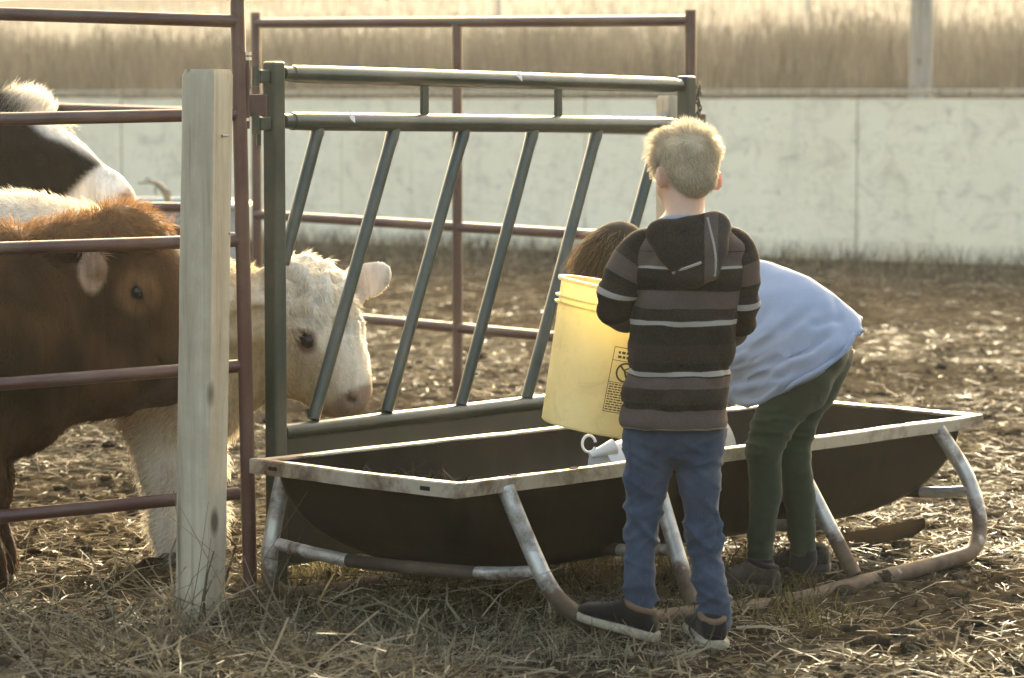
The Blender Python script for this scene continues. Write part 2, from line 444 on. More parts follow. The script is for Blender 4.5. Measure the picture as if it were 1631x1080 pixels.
M['sunlitgrass'] = m_blade('sunlit_grass_blades', (.085, .083, .078), (.25, .25, .238), .35, .6)  # lighter copy of the hill grass, glancing sun brightness put into the colour
M['olive'] = m_blade('olive_grass', (.035, .032, .014), (.13, .112, .055), .3, .6)
def m_cloth(name, c1, c2, weave=500, amt=.25, bumpd=.002, rough=.9, fade=(.45, .7), fsc=4, sheen=.08):
    t = NT(name)
    c = t.ramp(t.nz(fsc, 6, .65), [(fade[0], c1), (fade[1], c2)])
    c = t.mix(t.ramp(t.nz(weave, 2), [(.3, (0, 0, 0)), (.7, (amt, amt, amt))]), c, c2)
    t.b.inputs['Specular IOR Level'].default_value = .15; t.col(c); t.set(Roughness=rough, Sheen_Weight=sheen); t.bump(t.nz(weave, 2), .4, bumpd); return t.m
M['denim'] = m_cloth('blue_denim', (.009, .0175, .036), (.046, .070, .112), 420, .5, fade=(.35, .72), fsc=7)
M['sweater'] = m_cloth('pale_blue_fleece', (.215, .275, .39), (.26, .325, .44), 300, .3, fsc=3)
M['legging'] = m_cloth('dark_green_legging', (.010, .022, .012), (.026, .044, .026), 500, .4, fade=(.35, .7), fsc=9)
M['canvas'] = m_cloth('black_canvas_shoe', (.004, .004, .005), (.010, .010, .011), 400, .4)
M['grey_shoe'] = m_cloth('dark_grey_runner', (.020, .018, .015), (.075, .066, .055), 160, .5, fsc=14)
M['brown_lining'] = m_cloth('brown_lining', (.10, .058, .035), (.16, .10, .065), 300)
M['shirt'] = m_cloth('grey_shirt', (.18, .20, .23), (.30, .33, .37), 60, .6)
M['black_sock'] = m_cloth('black_sock', (.01, .009, .012), (.02, .02, .022), 300)
def m_jacket():
    t = NT('striped_fleece')
    K, C, Mv, Wt, G = (.0075, .0054, .0038), (.017, .0128, .0098), (.066, .048, .043), (.25, .235, .22), (.05, .042, .04)
    stops = [(0, K), (.05, C), (.10, Mv), (.165, K), (.17, Mv), (.235, Wt), (.25, K), (.35, Mv), (.43, K), (.437, C), (.487, Wt), (.508, K),
             (.60, C), (.68, K), (.725, Wt), (.748, K), (.757, Mv), (.805, C), (.875, K), (.905, Mv), (.985, (.20, .16, .12))]
    c = t.ramp(t.attr('t'), stops, 'CONSTANT')
    c = t.mix(t.ramp(t.nz(260, 2), [(.35, (0, 0, 0)), (.8, (.07, .07, .07))]), c, (.4, .35, .30))
    t.b.inputs['Specular IOR Level'].default_value = .15; t.col(c); t.set(Roughness=.95); t.bump(t.nz(300, 2), .5, .002); return t.m
M['jacket'] = m_jacket()
def m_sleeve():
    t = NT('striped_fleece_sleeve')
    K, C, Mv, Wt = (.0075, .0054, .0038), (.017, .0128, .0098), (.066, .048, .043), (.25, .235, .22)
    c = t.ramp(t.attr('t'), [(0, Mv), (.07, Wt), (.095, K), (.26, C), (.33, Mv), (.45, K), (.47, C), (.56, Wt), (.59, K), (.75, Mv), (.9, K)], 'CONSTANT')
    c = t.mix(t.ramp(t.nz(260, 2), [(.35, (0, 0, 0)), (.8, (.07, .07, .07))]), c, (.4, .35, .30))
    t.b.inputs['Specular IOR Level'].default_value = .15; t.col(c); t.set(Roughness=.95); t.bump(t.nz(300, 2), .5, .002); return t.m
M['sleeve'] = m_sleeve()
def m_hood():
    t = NT('dark_fleece_hood')
    c = t.ramp(t.attr('t'), [(0, (.0125, .0092, .0072)), (.68, (.066, .048, .043)), (.84, (.03, .026, .024))], 'CONSTANT')
    c = t.mix(t.ramp(t.nz(260, 2), [(.35, (0, 0, 0)), (.8, (.07, .07, .07))]), c, (.4, .35, .30))
    t.b.inputs['Specular IOR Level'].default_value = .15; t.col(c); t.set(Roughness=.95); t.bump(t.nz(300, 2), .5, .002); return t.m
M['hood'] = m_hood()
M['piping'] = m_cloth('pale_piping', (.2, .185, .17), (.28, .265, .25), 300)
def m_skin(name='skin', c1=(.50, .30, .215), c2=(.58, .37, .27)):
    t = NT(name); t.col(t.ramp(t.nz(18, 4), [(.3, c1), (.7, c2)])); t.set(Roughness=.5, Subsurface_Weight=.35, Subsurface_Scale=.02)
    t.b.inputs['Subsurface Radius'].default_value = (1.0, .25, .12); t.bump(t.nz(120, 3), .1, .001); return t.m
M['skin'] = m_skin()
M['blond'] = m_blade('blond_hair', (.40, .33, .225), (.74, .66, .52), .5, .4)
M['scalp_blond'] = m_cloth('short_blond_crop', (.30, .24, .16), (.46, .385, .27), 300, .5, fsc=25)
M['brunet'] = m_blade('brown_hair', (.06, .038, .02), (.26, .17, .09), .5, .4)
M['scalp_brown'] = m_cloth('brown_hair_mass', (.035, .024, .015), (.07, .045, .026), 200, .4)
def m_plain(name, c, rough=.5, metal=0, spec=.5, **kw):
    t = NT(name); t.col(t.ramp(t.nz(8, 5), [(.3, tuple(x * .88 for x in c)), (.7, tuple(min(1, x * 1.08) for x in c))]))
    t.set(Roughness=rough, Metallic=metal); t.b.inputs['Specular IOR Level'].default_value = spec
    t.bump(t.nz(50, 3), .06, .003); return t.m
M['eye'] = m_plain('dark_eye', (.012, .008, .006), .08)
M['eye_white'] = m_plain('eye_white', (.75, .72, .68), .2)
M['sole'] = m_cloth('pale_rubber_sole', (.20, .17, .12), (.40, .36, .28), 60, .4, fsc=22)
M['dark_sole'] = m_plain('dark_rubber_sole', (.02, .018, .016), .7)
M['lace'] = m_plain('shoe_lace', (.35, .32, .26), .8)
M['black_lace'] = m_plain('black_lace', (.015, .014, .014), .8)
M['hoof'] = m_plain('hoof', (.05, .04, .03), .6)
M['slot'] = m_plain('dark_slot', (.012, .010, .008), .9)
M['bolt'] = m_plain('bolt_steel', (.45, .43, .40), .35, .8)
M['chain'] = m_plain('dark_chain', (.07, .06, .05), .5, .6)
M['sticker'] = m_plain('white_sticker', (.75, .76, .78), .5)
M['rubber'] = m_plain('old_rubber', (.014, .011, .008), 1.0, 0, .0)
M['branch'] = m_plain('dead_branch', (.22, .17, .12), .9)
M['white_pail'] = m_plain('white_pail_plastic', (.55, .58, .62), .35)
def m_bucket():
    t = NT('yellow_bucket_plastic')
    c = t.ramp(t.nz(5, 7, .7), [(.35, (.84, .76, .44)), (.6, (.92, .85, .55))])
    d = t.ramp(t.nz(13, 8, .75, dist=.8), [(.50, (0, 0, 0)), (.72, (.4, .4, .4))])
    c = t.mix(d, c, (.50, .40, .18)); t.col(c); t.set(Roughness=.42, Subsurface_Weight=.0)
    t.bump(t.nz(30, 4), .06, .003); t.translucent(c, .5); return t.m
M['bucket'] = m_bucket()
M['print'] = m_plain('black_print', (.07, .055, .025), .6)
def m_tank():
    t = NT('stock_tank_steel'); t.col(t.ramp(t.nz(4, 6), [(.3, (.20, .23, .26)), (.7, (.34, .37, .40))])); t.set(Metallic=.4, Roughness=.5); return t.m
M['tank'] = m_tank()
def m_coat(name):
    t = NT(name); c = t.attr('coat', 'Color')
    c = t.mix(t.ramp(t.nz(60, 5, .7, scale=(1, 1, .3)), [(.3, (0, 0, 0)), (.75, (.4, .4, .4))]), c, t.mix(.5, c, (.05, .035, .02)))
    c = t.mix(t.ramp(t.nz(34, 6, .7, scale=(1, 1, .10), dist=.5), [(.42, (0, 0, 0)), (.7, (.65, .65, .65))]), c, t.mix(1.0, c, (.42, .38, .34), 'MULTIPLY'))
    t.b.inputs['Specular IOR Level'].default_value = .12; t.col(c); t.set(Roughness=.85); t.bump(t.nz(70, 5, .7), .5, .006); return t.m
M['coat'] = m_coat('short_coat')
M['fur'] = m_blade('fur', (.5, .4, .3), (.8, .7, .5), .35, .6, coat=True)

# ------------------------------------------------------------------ the ground
WL0, WL1 = A(-4.74, 27.7, 0), A(3.81, 22.2, 0)
WD = unit(WL1 - WL0); WNB = A(-WD[1], WD[0], 0)          # along the wall, and away from the camera
def behind(P): return (P - WL0) @ WNB
def ground_z(x, y):
    P = np.column_stack([x, y, np.zeros_like(x)])
    z = .026 * fbm(P, 2.2, 2, 1) + .034 * np.abs(noise(P, 5.5, 4)) + .026 * fbm(P, 13, 3, 7) - .020
    z += .05 * np.exp(-((y - 6.15) / .42) ** 2) * np.clip((-x + .2) / .5, 0, 1)
    z += np.clip((y - 12) / 10, 0, 1) * .02 * fbm(P, 1.1, 2, 9)
    return z
nr, nc = 620, 760
yy = 5.2 * (31.0 / 5.2) ** np.linspace(0, 1, nr); tt = np.linspace(-.42, .42, nc)
GY = np.repeat(yy, nc); GX = (yy[:, None] * tt[None, :]).ravel()
GV = np.column_stack([GX, GY, ground_z(GX, GY)])
ii = (np.arange(nr - 1)[:, None] * nc + np.arange(nc - 1)[None, :]).ravel()
g = mesh('ground', GV, np.stack([ii, ii + 1, ii + nc + 1, ii + nc], 1), M['dirt'])
tag(g, kind='structure')
gf = mesh('far_ground', [(-180, -60, -.09), (180, -60, -.09), (180, 250, -.09), (-180, 250, -.09)], [(0, 1, 2, 3)], M['dirt']); tag(gf, kind='structure')

def hill_z(P):
    t = np.maximum(behind(P), 0)
    return .75 + .030 * t +   .00020 * t * t * np.clip(200 / (t + 1), 0, 1) + .10 * fbm(P * A(1, 1, 0), .15, 2, 3)
hu = np.linspace(-120, 110, 90); hv = np.concatenate([[.5], 2 + 200 * np.linspace(0, 1, 70) ** 1.6])
HV = np.array([WL0 + WD * (u + 5) + WNB * v for v in hv for u in hu]); HV[:, 2] = hill_z(HV)
ii = (np.arange(len(hv) - 1)[:, None] * 90 + np.arange(89)[None, :]).ravel()
tag(mesh('hill', HV, np.stack([ii, ii + 1, ii + 91, ii + 90], 1), M['hill']), kind='structure')

# ------------------------------------------------------------------ plywood wall
wall = thing('plywood_wall', tuple((WL0 + WL1) / 2), 'long low cream painted plywood windbreak wall at the back of the dirt pen', 'wall')
j0 = WL0 + WD * 0.0
sj = float(np.dot(at(195, 300, 27) - WL0, WD))
# exact joint: intersect the view ray with the wall plane
dray = unit(at(195, 300, 10) - A(0, 0, CAMZ)); kk = -((A(0, 0, CAMZ) - WL0) @ WNB) / (dray @ WNB)
sj = float(((A(0, 0, CAMZ) + dray * kk) - WL0) @ WD)
for n in range(-4, 9):
    a = sj + n * 2.44; c = WL0 + WD * (a + 1.22) + WNB * rng.uniform(-.006, .006); zt = 1.240 + rng.uniform(-.006, .006)
    o = mesh('plywood_sheet', *box_geo(c + A(0, 0, zt / 2), WD * 1.2155, WNB * .010, A(0, 0, zt / 2)), M['ply'], wall, False); bevel(o, .003, 1)
    o = mesh('cap_board', *box_geo(WL0 + WD * (a + 1.22) + A(0, 0, 1.292), WD * 1.218, WNB * .045, A(0, 0, .020)), M['wood'], wall, False); bevel(o, .004, 1)
    for q in (0.0, 1.22):
        mesh('stud', *box_geo(WL0 + WD * (a + q) + WNB * .062 + A(0, 0, .63), WD * .03, WNB * .045, A(0, 0, .62)), M['slot'], wall, False)

# poles on the hill
pb = at(1465, 135, 27.2); zb = float(hill_z(pb[None])[0])
up_ = thing('utility_pole', (pb[0], pb[1], zb - .3), 'thick grey wooden pole standing behind the plywood wall at right', 'pole')
tube('shaft', [A(pb[0], pb[1], zb - .3), A(pb[0] + .02, pb[1], zb + 3), A(pb[0] + .05, pb[1], zb + 8.5)], [.105, .1, .085], M['pole_wood'], up_, 16, 4)
mesh('pole_tag', *box_geo(A(pb[0] + .01, pb[1] - .108, zb + 1.9), A(.025, 0, 0), A(0, .003, 0), A(0, 0, .04)), M['galv'], up_, False)
for px, wl in ((793, 'weathered fence post in the hill grass, above the middle of the green feeder panel'), (1285, 'weathered fence post in the hill grass, left of the thick grey pole')):
    p = at(px, 60, 72); z = float(hill_z(p[None])[0])
    t_ = thing('fence_post', (p[0], p[1], z - .2), wl, 'fence post', 'far fence posts on the hill')
    tube('shaft', [A(p[0], p[1], z - .2), A(p[0] + .02, p[1], z + 1.75)], [.065, .06], M['pole_wood'], t_, 8)

# ------------------------------------------------------------------ grass, straw
def hillgrass(name, n, t0, t1, ulo, uhi, hmin, hmax, wid, mat):
    t = t0 + (t1 - t0) * rng.random(n) ** 1.4; u = ulo + (uhi - ulo) * rng.random(n)
    P = WL0 + WD * u[:, None] + WNB * t[:, None]; P[:, 2] = hill_z(P) - .03
    cl = np.clip(.75 + 1.5 * fbm(P * A(1, 1, 0), .55, 3, 5), .25, 1.6)
    h = (hmin + (hmax - hmin) * rng.random(n) ** .8) * cl
    D = np.column_stack([rng.normal(size=n) * .12, rng.normal(size=n) * .12, np.ones(n)]) * h[:, None]
    a = rng.random(n) * math.pi; Wd = np.column_stack([np.cos(a), np.sin(a) * .5, np.zeros(n)]) * (wid * (.5 + rng.random(n)))[:, None]
    bend = rng.normal(size=(n, 3)) * .04
    return blades(name, P, D, Wd, mat, None, bend, True, .5, np.clip(rng.random(n) * .7 + .5 * fbm(P * A(1, 1, 0), .3, 2, 8) + .15, 0, 1))
hg = hillgrass('hill_grass', 55000, .4, 22, -16, 24, .35, .85, .008, M['hillgrass'])
hg3 = hillgrass('hill_grass', 50000, 18, 47, -32, 44, .4, .85, .016, M['hillgrass'])
hg2 = hillgrass('hill_grass', 40000, 40, 150, -70, 90, .4, .8, .03, M['sunlitgrass'])

def clear(P, lo=0.0): return P
def straw(name, n, y0, y1, lmin, lmax, wid, mat, tilt=.12, thr=0.0, xr=.30, seed=1, p=1.0, region=None, lift=.006):
    y = y0 * (y1 / y0) ** (rng.random(n) ** p); x = y * xr * (2 * rng.random(n) - 1)
    P = np.column_stack([x, y, np.zeros(n)]); keep = fbm(P, .9, 3, seed) + .25 * rng.normal(size=n) > thr
    if region is not None: keep &= region(P)
    P = P[keep]; n = len(P); P[:, 2] = ground_z(P[:, 0], P[:, 1]) + lift * rng.random(n)
    a = rng.random(n) * 2 * math.pi; L = lmin + (lmax - lmin) * rng.random(n) ** 1.8
    D = np.column_stack([np.cos(a), np.sin(a), np.abs(rng.normal(size=n)) * tilt]) * L[:, None]
    Wd = np.column_stack([-np.sin(a), np.cos(a), rng.normal(size=n) * .5]) * (wid * (.6 + .8 * rng.random(n)))[:, None]
    bend = np.column_stack([rng.normal(size=n) * .12, rng.normal(size=n) * .12, np.abs(rng.normal(size=n)) * .07]) * L[:, None]
    o = blades(name, P, D, Wd, mat, None, bend, True, .7); return o
tag(hg, kind='stuff'); 
straw('straw', 26000, 5.4, 8.5, .03, .13, .0016, M['straw'], .15, -.10, .26, 1)
straw('straw', 60000, 8.0, 16, .03, .13, .0015, M['straw'], .10, -.05, .24, 2)
straw('straw', 16000, 14, 24, .05, .18, .0028, M['straw'], .08, .15, .26, 3)
straw('straw', 9000, 5.4, 6.7, .04, .16, .0024, M['drygrass'], .22, -.15, .26, 5)
straw('manure_litter', 20000, 5.4, 14, .015, .045, .0032, M['dung'], .25, .0, .26, 6)
# heaped stalks at the front, thick on the left around the post
straw('straw', 2600, 5.8, 7.3, .08, .28, .0024, M['drygrass'], .3, -.5, .26, 8, region=lambda P: (P[:, 0] < -.15 + .25 * rng.random(len(P))), lift=.05)
def tufts(name, ncl, nb, posf, hmin, hmax, wid, mat, spread=.05, lean=.35):
    C = posf(ncl); n = len(C) * nb
    P = np.repeat(C, nb, 0) + rng.normal(size=(n, 3)) * A(spread, spread, 0); P[:, 2] = ground_z(P[:, 0], P[:, 1]) - .01
    h = hmin + (hmax - hmin) * rng.random(n) ** 1.7
    D = np.column_stack([rng.normal(size=n) * lean, rng.normal(size=n) * lean, np.ones(n)]) * h[:, None]
    a = rng.random(n) * math.pi; Wd = np.column_stack([np.cos(a), np.sin(a), np.zeros(n)]) * (wid * (.6 + .8 * rng.random(n)))[:, None]
    bend = rng.normal(size=(n, 3)) * A(.12, .12, .03) * h[:, None]
    return blades(name, P, D, Wd, mat, None, bend, True, .3)
def ongrid(x0, x1, y0, y1):
    return lambda n: np.column_stack([rng.uniform(x0, x1, n), rng.uniform(y0, y1, n), np.zeros(n)])
tufts('dry_grass', 70, 16, ongrid(-1.3, .0, 6.2, 7.0), .03, .12, .0022, M['drygrass'], .05, .8)
tufts('dry_grass', 60, 14, ongrid(-.75, .45, 6.55, 7.1), .03, .10, .0020, M['drygrass'], .05, .6)
tufts('dry_grass', 16, 4, ongrid(-1.3, -.4, 6.3, 7.1), .15, .36, .0024, M['drygrass'], .08, .55)
tufts('olive_grass', 260, 16, ongrid(-.6, .75, 6.95, 8.1), .02, .10, .0022, M['olive'], .07, .6)
def wallbase(n):
    u = rng.uniform(-3, 14, n); return WL0 + WD * u[:, None] - WNB * np.abs(rng.normal(size=n) * .45 + .1)[:, None]
tufts('wall_weeds', 650, 10, wallbase, .04, .20, .004, M['drygrass'], .12, .3)
tufts('wall_weeds', 200, 8, lambda n: wallbase(n) - WNB * rng.uniform(.3, 2.2, n)[:, None], .03, .14, .005, M['drygrass'], .15, .4)
# manure clods
def clods():
    n = 1500; y = 5.6 * (15 / 5.6) ** rng.random(n); x = y * .25 * (2 * rng.random(n) - 1)
    ico = unit_ico(); V, F = [], []; base = 0
    V0, F0 = ico
    r = .008 + .022 * rng.random(n) ** 2.5
    r[(x < -.75) & (y < 6.5)] *= 1.5
    Vs = V0[None] * r[:, None, None] * rng.uniform(.7, 1.3, (n, 1, 3)) * A(1, 1, .6)
    Vs += (noise((V0[None] * 2 + rng.uniform(0, 50, (n, 1, 3))).reshape(-1, 3)).reshape(n, -1, 1)) * V0[None] * r[:, None, None] * .9
    Vs += np.stack([x, y, ground_z(x, y) + r * .2], 1)[:, None]
    Fs = F0[None] + (np.arange(n) * len(V0))[:, None, None]
    o = mesh('manure_clods', Vs.reshape(-1, 3), Fs.reshape(-1, 3), M['dirt']); o['kind'] = 'stuff'
def unit_ico():
    import bmesh
    bm = bmesh.new(); bmesh.ops.create_icosphere(bm, subdivisions=2, radius=1)
    V0 = np.array([v.co[:] for v in bm.verts]); F0 = np.array([[v.index for v in f.verts] for f in bm.faces]); bm.free()
    return V0, F0
V0I, F0I = unit_ico()
clods()
def sphere(name, c, r, mat, parent, M3=None):
    V = V0I * (np.asarray(r) * np.ones(3))
    if M3 is not None: V = V @ np.asarray(M3)
    return mesh(name, V + np.asarray(c), F0I, mat, parent)

def add_haze(dens):
    V, F = box_geo(A(0, 95, 15), A(190, 0, 0), A(0, 165, 0), A(0, 0, 17.5))
    m = bpy.data.materials.new('pale_air'); m.use_nodes = True; n = m.node_tree.nodes; n.clear()
    o = n.new('ShaderNodeOutputMaterial'); v = n.new('ShaderNodeVolumePrincipled'); v.inputs['Density'].default_value = dens
    v.inputs['Color'].default_value = (.92, .93, .94, 1); v.inputs['Anisotropy'].default_value = .55
    m.node_tree.links.new(v.outputs[0], o.inputs['Volume']); h = mesh('haze', V, F, m, None, False); h['kind'] = 'stuff'
add_haze(.00034)  # thin haze added to lift the darks as veiling glare would

# ------------------------------------------------------------------ left red gate and wooden post
gp0, gp1 = A(-1.62, 7.14, 0), A(-.678, 7.5, 0)           # far left end, hinge post
gate = thing('red_pipe_fence', tuple(gp1), 'dark red pipe fence with five rails in front of the brown calf', 'fence')
pt, pbm = at(375, -40, 7.5), at(399, 935, 7.5); pbm[2] = -.05
tube('post', [pbm, pt + A(0, 0, .25)], .0185, M['red_paint'], gate, 14)
tube('post', [gp0 + A(-.35, -.13, -.05), gp0 + A(-.36, -.13, 1.9)], .0185, M['red_paint'], gate, 14)
for (yl, yr) in ((22, 34), (190, 182), (396, 383), (612, 583), (823, 786)):
    a = at(0, yl, 7.255); b = at(380, yr, 7.5)
    tube('rail', [a - (b - a) * .95, b], .0165, M['red_paint'], gate, 14)
o = mesh('hinge_plate', *box_geo(at(408, 168, 7.52), A(.026, .006, 0), A(0, .004, 0), A(0, 0, .028)), M['red_paint'], gate, False); bevel(o, .002)
tube('hinge_pin', [at(395, 88, 7.5), at(395, 205, 7.5)], .0045, M['red_paint'], gate, 8)
for py in (88, 96, 193):
    tube('pin_nut', [at(395, py, 7.5), at(395, py, 7.5) + A(0, 0, .008)], .009, M['bolt'], gate, 6)

def timber(name, label, cat, top, bot, hw, yaw, cham=.012):
    c, s = math.cos(yaw), math.sin(yaw); ax, ay = A(c, s, 0), A(-s, c, 0)
    t_ = thing(name, tuple(bot), label, cat)
    prof = []
    k = hw - .006
    for sx, sy in ((1, 1), (-1, 1), (-1, -1), (1, -1)):
        q = [(sx * hw, sy * k), (sx * k, sy * hw)]
        prof += q if sx * sy > 0 else q[::-1]
    V, F = [], []
    ns = 26
    fs = list(np.linspace(0, .988, ns - 1)) + [1.0]
    for i in range(ns):
        f = fs[i]; p = bot + (top - bot) * f
        for j, (a, b) in enumerate(prof):
            w = 1 - (.0 if i < ns - 1 else .10)
            q = p + ax * a * w + ay * b * w + (A(0, 0, -.002) if i == ns - 1 else 0)
            V.append(q)
    V = np.array(V); V += ax * (.0025 * noise(V, 9, 2))[:, None] + ay * (.0025 * noise(V, 9, 3))[:, None]
    for i in range(ns - 1):
        for j in range(8):
            k2 = (j + 1) % 8; F.append((i * 8 + j, i * 8 + k2, (i + 1) * 8 + k2, (i + 1) * 8 + j))
    F.append(tuple((ns - 1) * 8 + j for j in range(8))); F.append(tuple(range(8))[::-1])
    autosmooth(mesh('timber', V, F, M['wood'], t_), 30)
    return t_, ax, ay
top = at(331, 109, 7.12); bot = at(318, 990, 7.12); bot[2] = -.05
wp, wax, way = timber('wooden_post', 'weathered square wooden post in front of the red pipe fence', 'post', top, bot, .0455, R(-28))
for py, px in ((372, 365), (216, 354)):
    tube('nail', [at(px, py, 7.09), at(px + 9, py, 7.10)], .0035, M['bolt'], wp, 6)
top = at(1078, 151, 9.35); bot = at(1078, 151, 9.35); bot[2] = -.05
wp2, _, _ = timber('wooden_post', 'short wooden post behind the right end of the green feeder panel', 'post', top, bot, .05, R(20))
tube('bolt', [at(1057, 183, 9.26), at(1057, 183, 9.30)], .012, M['bolt'], wp2, 8)

# ------------------------------------------------------------------ red panel behind the feeder
pl, pr = at(407, 300, 13.1), at(1100, 300, 11.4)
panel = thing('corral_fence', (pl[0], pl[1], 0), 'dark red pipe corral panel standing behind the green feeder', 'fence')
def pipe_panel(parent, posts, rails, r=.022):
    for (px, py0, Y) in posts:
        t0 = at(px, py0, Y); b0 = t0.copy(); b0[2] = -.02
        tube('post', [b0, t0], r, M['red_paint'], parent, 12)
    for (x0, y0, Y0, x1, y1, Y1) in rails:
        tube('rail', [at(x0, y0, Y0), at(x1, y1, Y1)], r * .95, M['red_paint'], parent, 12)
pipe_panel(panel, ((407, 20, 13.1), (1100, 16, 11.4)), ((407, 37, 13.1, 1100, 33, 11.4), (407, 190, 13.1, 1100, 208, 11.4), (407, 342, 13.1, 1100, 384, 11.4), (407, 492, 13.1, 1100, 557, 11.4)))
mt = at(728, 37, 12.25); mb = mt.copy(); mb[2] = 0.0
tube('post', [mb, mt], .021, M['red_paint'], panel, 12)
o = mesh('latch_plate', *box_geo(at(1114, 192, 11.4), A(.024, 0, 0), A(0, .006, 0), A(0, 0, .026)), M['red_paint'], panel, False); bevel(o, .002)
bp = thing('corral_fence', tuple(at(300, 300, 12.0) * A(1, 1, 0)), 'dark red pipe panel behind the black and white cow', 'fence')
pipe_panel(bp, ((330, 120, 12.0), (-250, 118, 12.6)), ((330, 180, 12.0, -250, 160, 12.6), (330, 331, 12.0, -250, 320, 12.6), (330, 470, 12.0, -250, 455, 12.6)), .02)

# ------------------------------------------------------------------ stock tank and branch
tc = gnd(255, 400, 0); tc = A(at(243, 300, 17.5)[0], 17.5, 0)
tank = thing('water_tank', tuple(tc), 'round galvanised corrugated stock tank behind the cattle', 'water tank')
ztop = float(at(243, 318, 17.5)[2]); rt = .55; ang = np.linspace(0, 2 * math.pi, 160, endpoint=False)
def lathe(prof, c, n, wob=None):
    V, F = [], []
    an = np.linspace(0, 2 * math.pi, n, endpoint=False)
    for (r, z) in prof:
        rr = r + (wob(an) if wob is not None else 0)
        V.append(np.column_stack([rr * np.cos(an), rr * np.sin(an), np.full(n, z)]) + c)
    for i in range(len(prof) - 1):
        for j in range(n):
            k = (j + 1) % n; F.append((i * n + j, i * n + k, (i + 1) * n + k, (i + 1) * n + j))
    return np.vstack(V), F
V, F = lathe([(rt, -.02), (rt, .1), (rt, ztop - .05)], tc, 240, lambda a: .008 * np.sin(a * 60)); mesh('tank_wall', V, F, M['tank'], tank)
V, F = tube_geo(np.array([tc + A(math.cos(a) * (rt + .005), math.sin(a) * (rt + .005), ztop - .03) for a in np.linspace(0, 2 * math.pi, 49)]), .025, 8); mesh('tank_rim', V, F, M['tank'], tank)
V, F = lathe([(.001, ztop - .12), (rt - .01, ztop - .12)], tc, 48); mesh('water', V, F, m_plain('tank_water', (.02, .025, .025), .05), tank)
br = thing('dead_branch', tuple(at(266, 318, 17.3)), 'bent dead branch sticking up out of the stock tank', 'branch')
tube('stick', [at(270, 330, 17.3), at(264, 308, 17.3), at(252, 294, 17.3), at(238, 290, 17.3), at(219, 292, 17.3)], [.022, .02, .016, .010, .004], M['branch'], br, 8, 4)
tube('twig', [at(252, 294, 17.3), at(247, 303, 17.3), at(251, 312, 17.3)], [.008, .006, .003], M['branch'], br, 6, 3)
tube('twig', [at(240, 290, 17.3), at(236, 284, 17.3), at(230, 287, 17.3)], [.007, .005, .003], M['branch'], br, 6, 3)
tube('twig', [at(258, 299, 17.3), at(268, 304, 17.25), at(272, 312, 17.25)], [.008, .006, .003], M['branch'], br, 6, 3)

# ------------------------------------------------------------------ green feeder panel
fl, fr = A(at(438, 400, 7.57)[0], 7.57, 0), A(at(1092, 400, 8.93)[0], 8.93, 0)
fd = unit(fr - fl); fnrm = A(fd[1], -fd[0], 0); FL_ = np.linalg.norm(fr - fl)
feeder = thing('feeder_panel', tuple(fl), 'dark green steel feed-through panel with slanted bars behind the trough', 'feeder panel')
def onpanel(px, py):
    d = unit(at(px, py, 10) - A(0, 0, CAMZ)); k = ((fl - A(0, 0, CAMZ)) @ fnrm) / (d @ fnrm); return A(0, 0, CAMZ) + d * k
zt_l, zt_r = onpanel(438, 98)[2], onpanel(1092, 121)[2]
for p, zt in ((fl, zt_l), (fr, zt_r)):
    V, F = box_geo(p + A(0, 0, zt / 2 - .01), fd * .0215, fnrm * .0215, A(0, 0, zt / 2 + .01)); o = mesh('post', V, F, M['green_paint'], feeder, False); bevel(o, .007, 3)
def rail(x0, y0, x1, y1, r, nm='rail'):
    a, b = onpanel(x0, y0), onpanel(x1, y1); d = b - a
    P = [a, a + d * .03, a + d * .06, a + d * .5, b - d * .06, b - d * .03, b]
    return tube(nm, P, [r * .8, r * .86, r, r, r, r * .86, r * .8], M['green_paint'], feeder, 16, 3)
rail(450, 117, 1082, 136, .0225); rail(450, 193, 1080, 200, .0235)
bl, brr = onpanel(450, 688), onpanel(1082, 615)
tube('bottom_rail', [bl, brr], .021, M['green_paint'], feeder, 16)
for x0, x1, y1 in ((507, 451, 420), (628, 499, 668), (740, 616, 656), (850, 734, 645), (952, 839, 634), (1052, 938, 624)):
    a = onpanel(x0, 205); b = onpanel(x1, y1); d = b - a
    tube('slanted_bar', [a, a + d * .03, a + d * .07, a + d * .5, b], [.0165, .0185, .0165, .0165, .0165], M['green_paint'], feeder, 14)
for x in (676, 889):
    a, b = onpanel(x, 130), onpanel(x, 190); o = mesh('strut', *box_geo((a + b) / 2, fd * .0125, fnrm * .006, (b - a) / 2), M['green_paint'], feeder, False); bevel(o, .002)
sk = [onpanel(452, 696), onpanel(1080, 622)]
c = (sk[0] + sk[1]) / 2; zlo = .05; zhi = (sk[0][2] + sk[1][2]) / 2
o = mesh('skirt_sheet', *box_geo(A(c[0], c[1], (zlo + zhi) / 2), fd * (FL_ / 2 - .025), fnrm * .004, A(0, 0, (zhi - zlo) / 2)), M['sheet_green'], feeder, False)
for py in (122, 197):
    o = mesh('hinge', *box_geo(onpanel(416, py) - fd * -.01, fd * .022, fnrm * .011, A(0, 0, .017)), M['green_paint'], feeder, False); bevel(o, .004)
    tube('hinge_barrel', [onpanel(407, py - 16), onpanel(407, py + 16)], .010, M['green_paint'], feeder, 10)
tube('hinge_pin', [onpanel(412, 190), onpanel(412, 232)], .006, M['green_paint'], feeder, 8)
for x, y in ((551, 190), (818, 124), (1068, 199)):
    p = onpanel(x, y); o = mesh('sticker', *box_geo(p + fnrm * .0225 + A(0, 0, .004), fd * .009 + A(0, 0, -.006), fnrm * .0012, A(0, 0, .008)), M['sticker'], feeder, False)
ch = thing('latch_chain', tuple(onpanel(1106, 140)), 'rusty latch chain hanging on the right post of the green panel', 'chain')
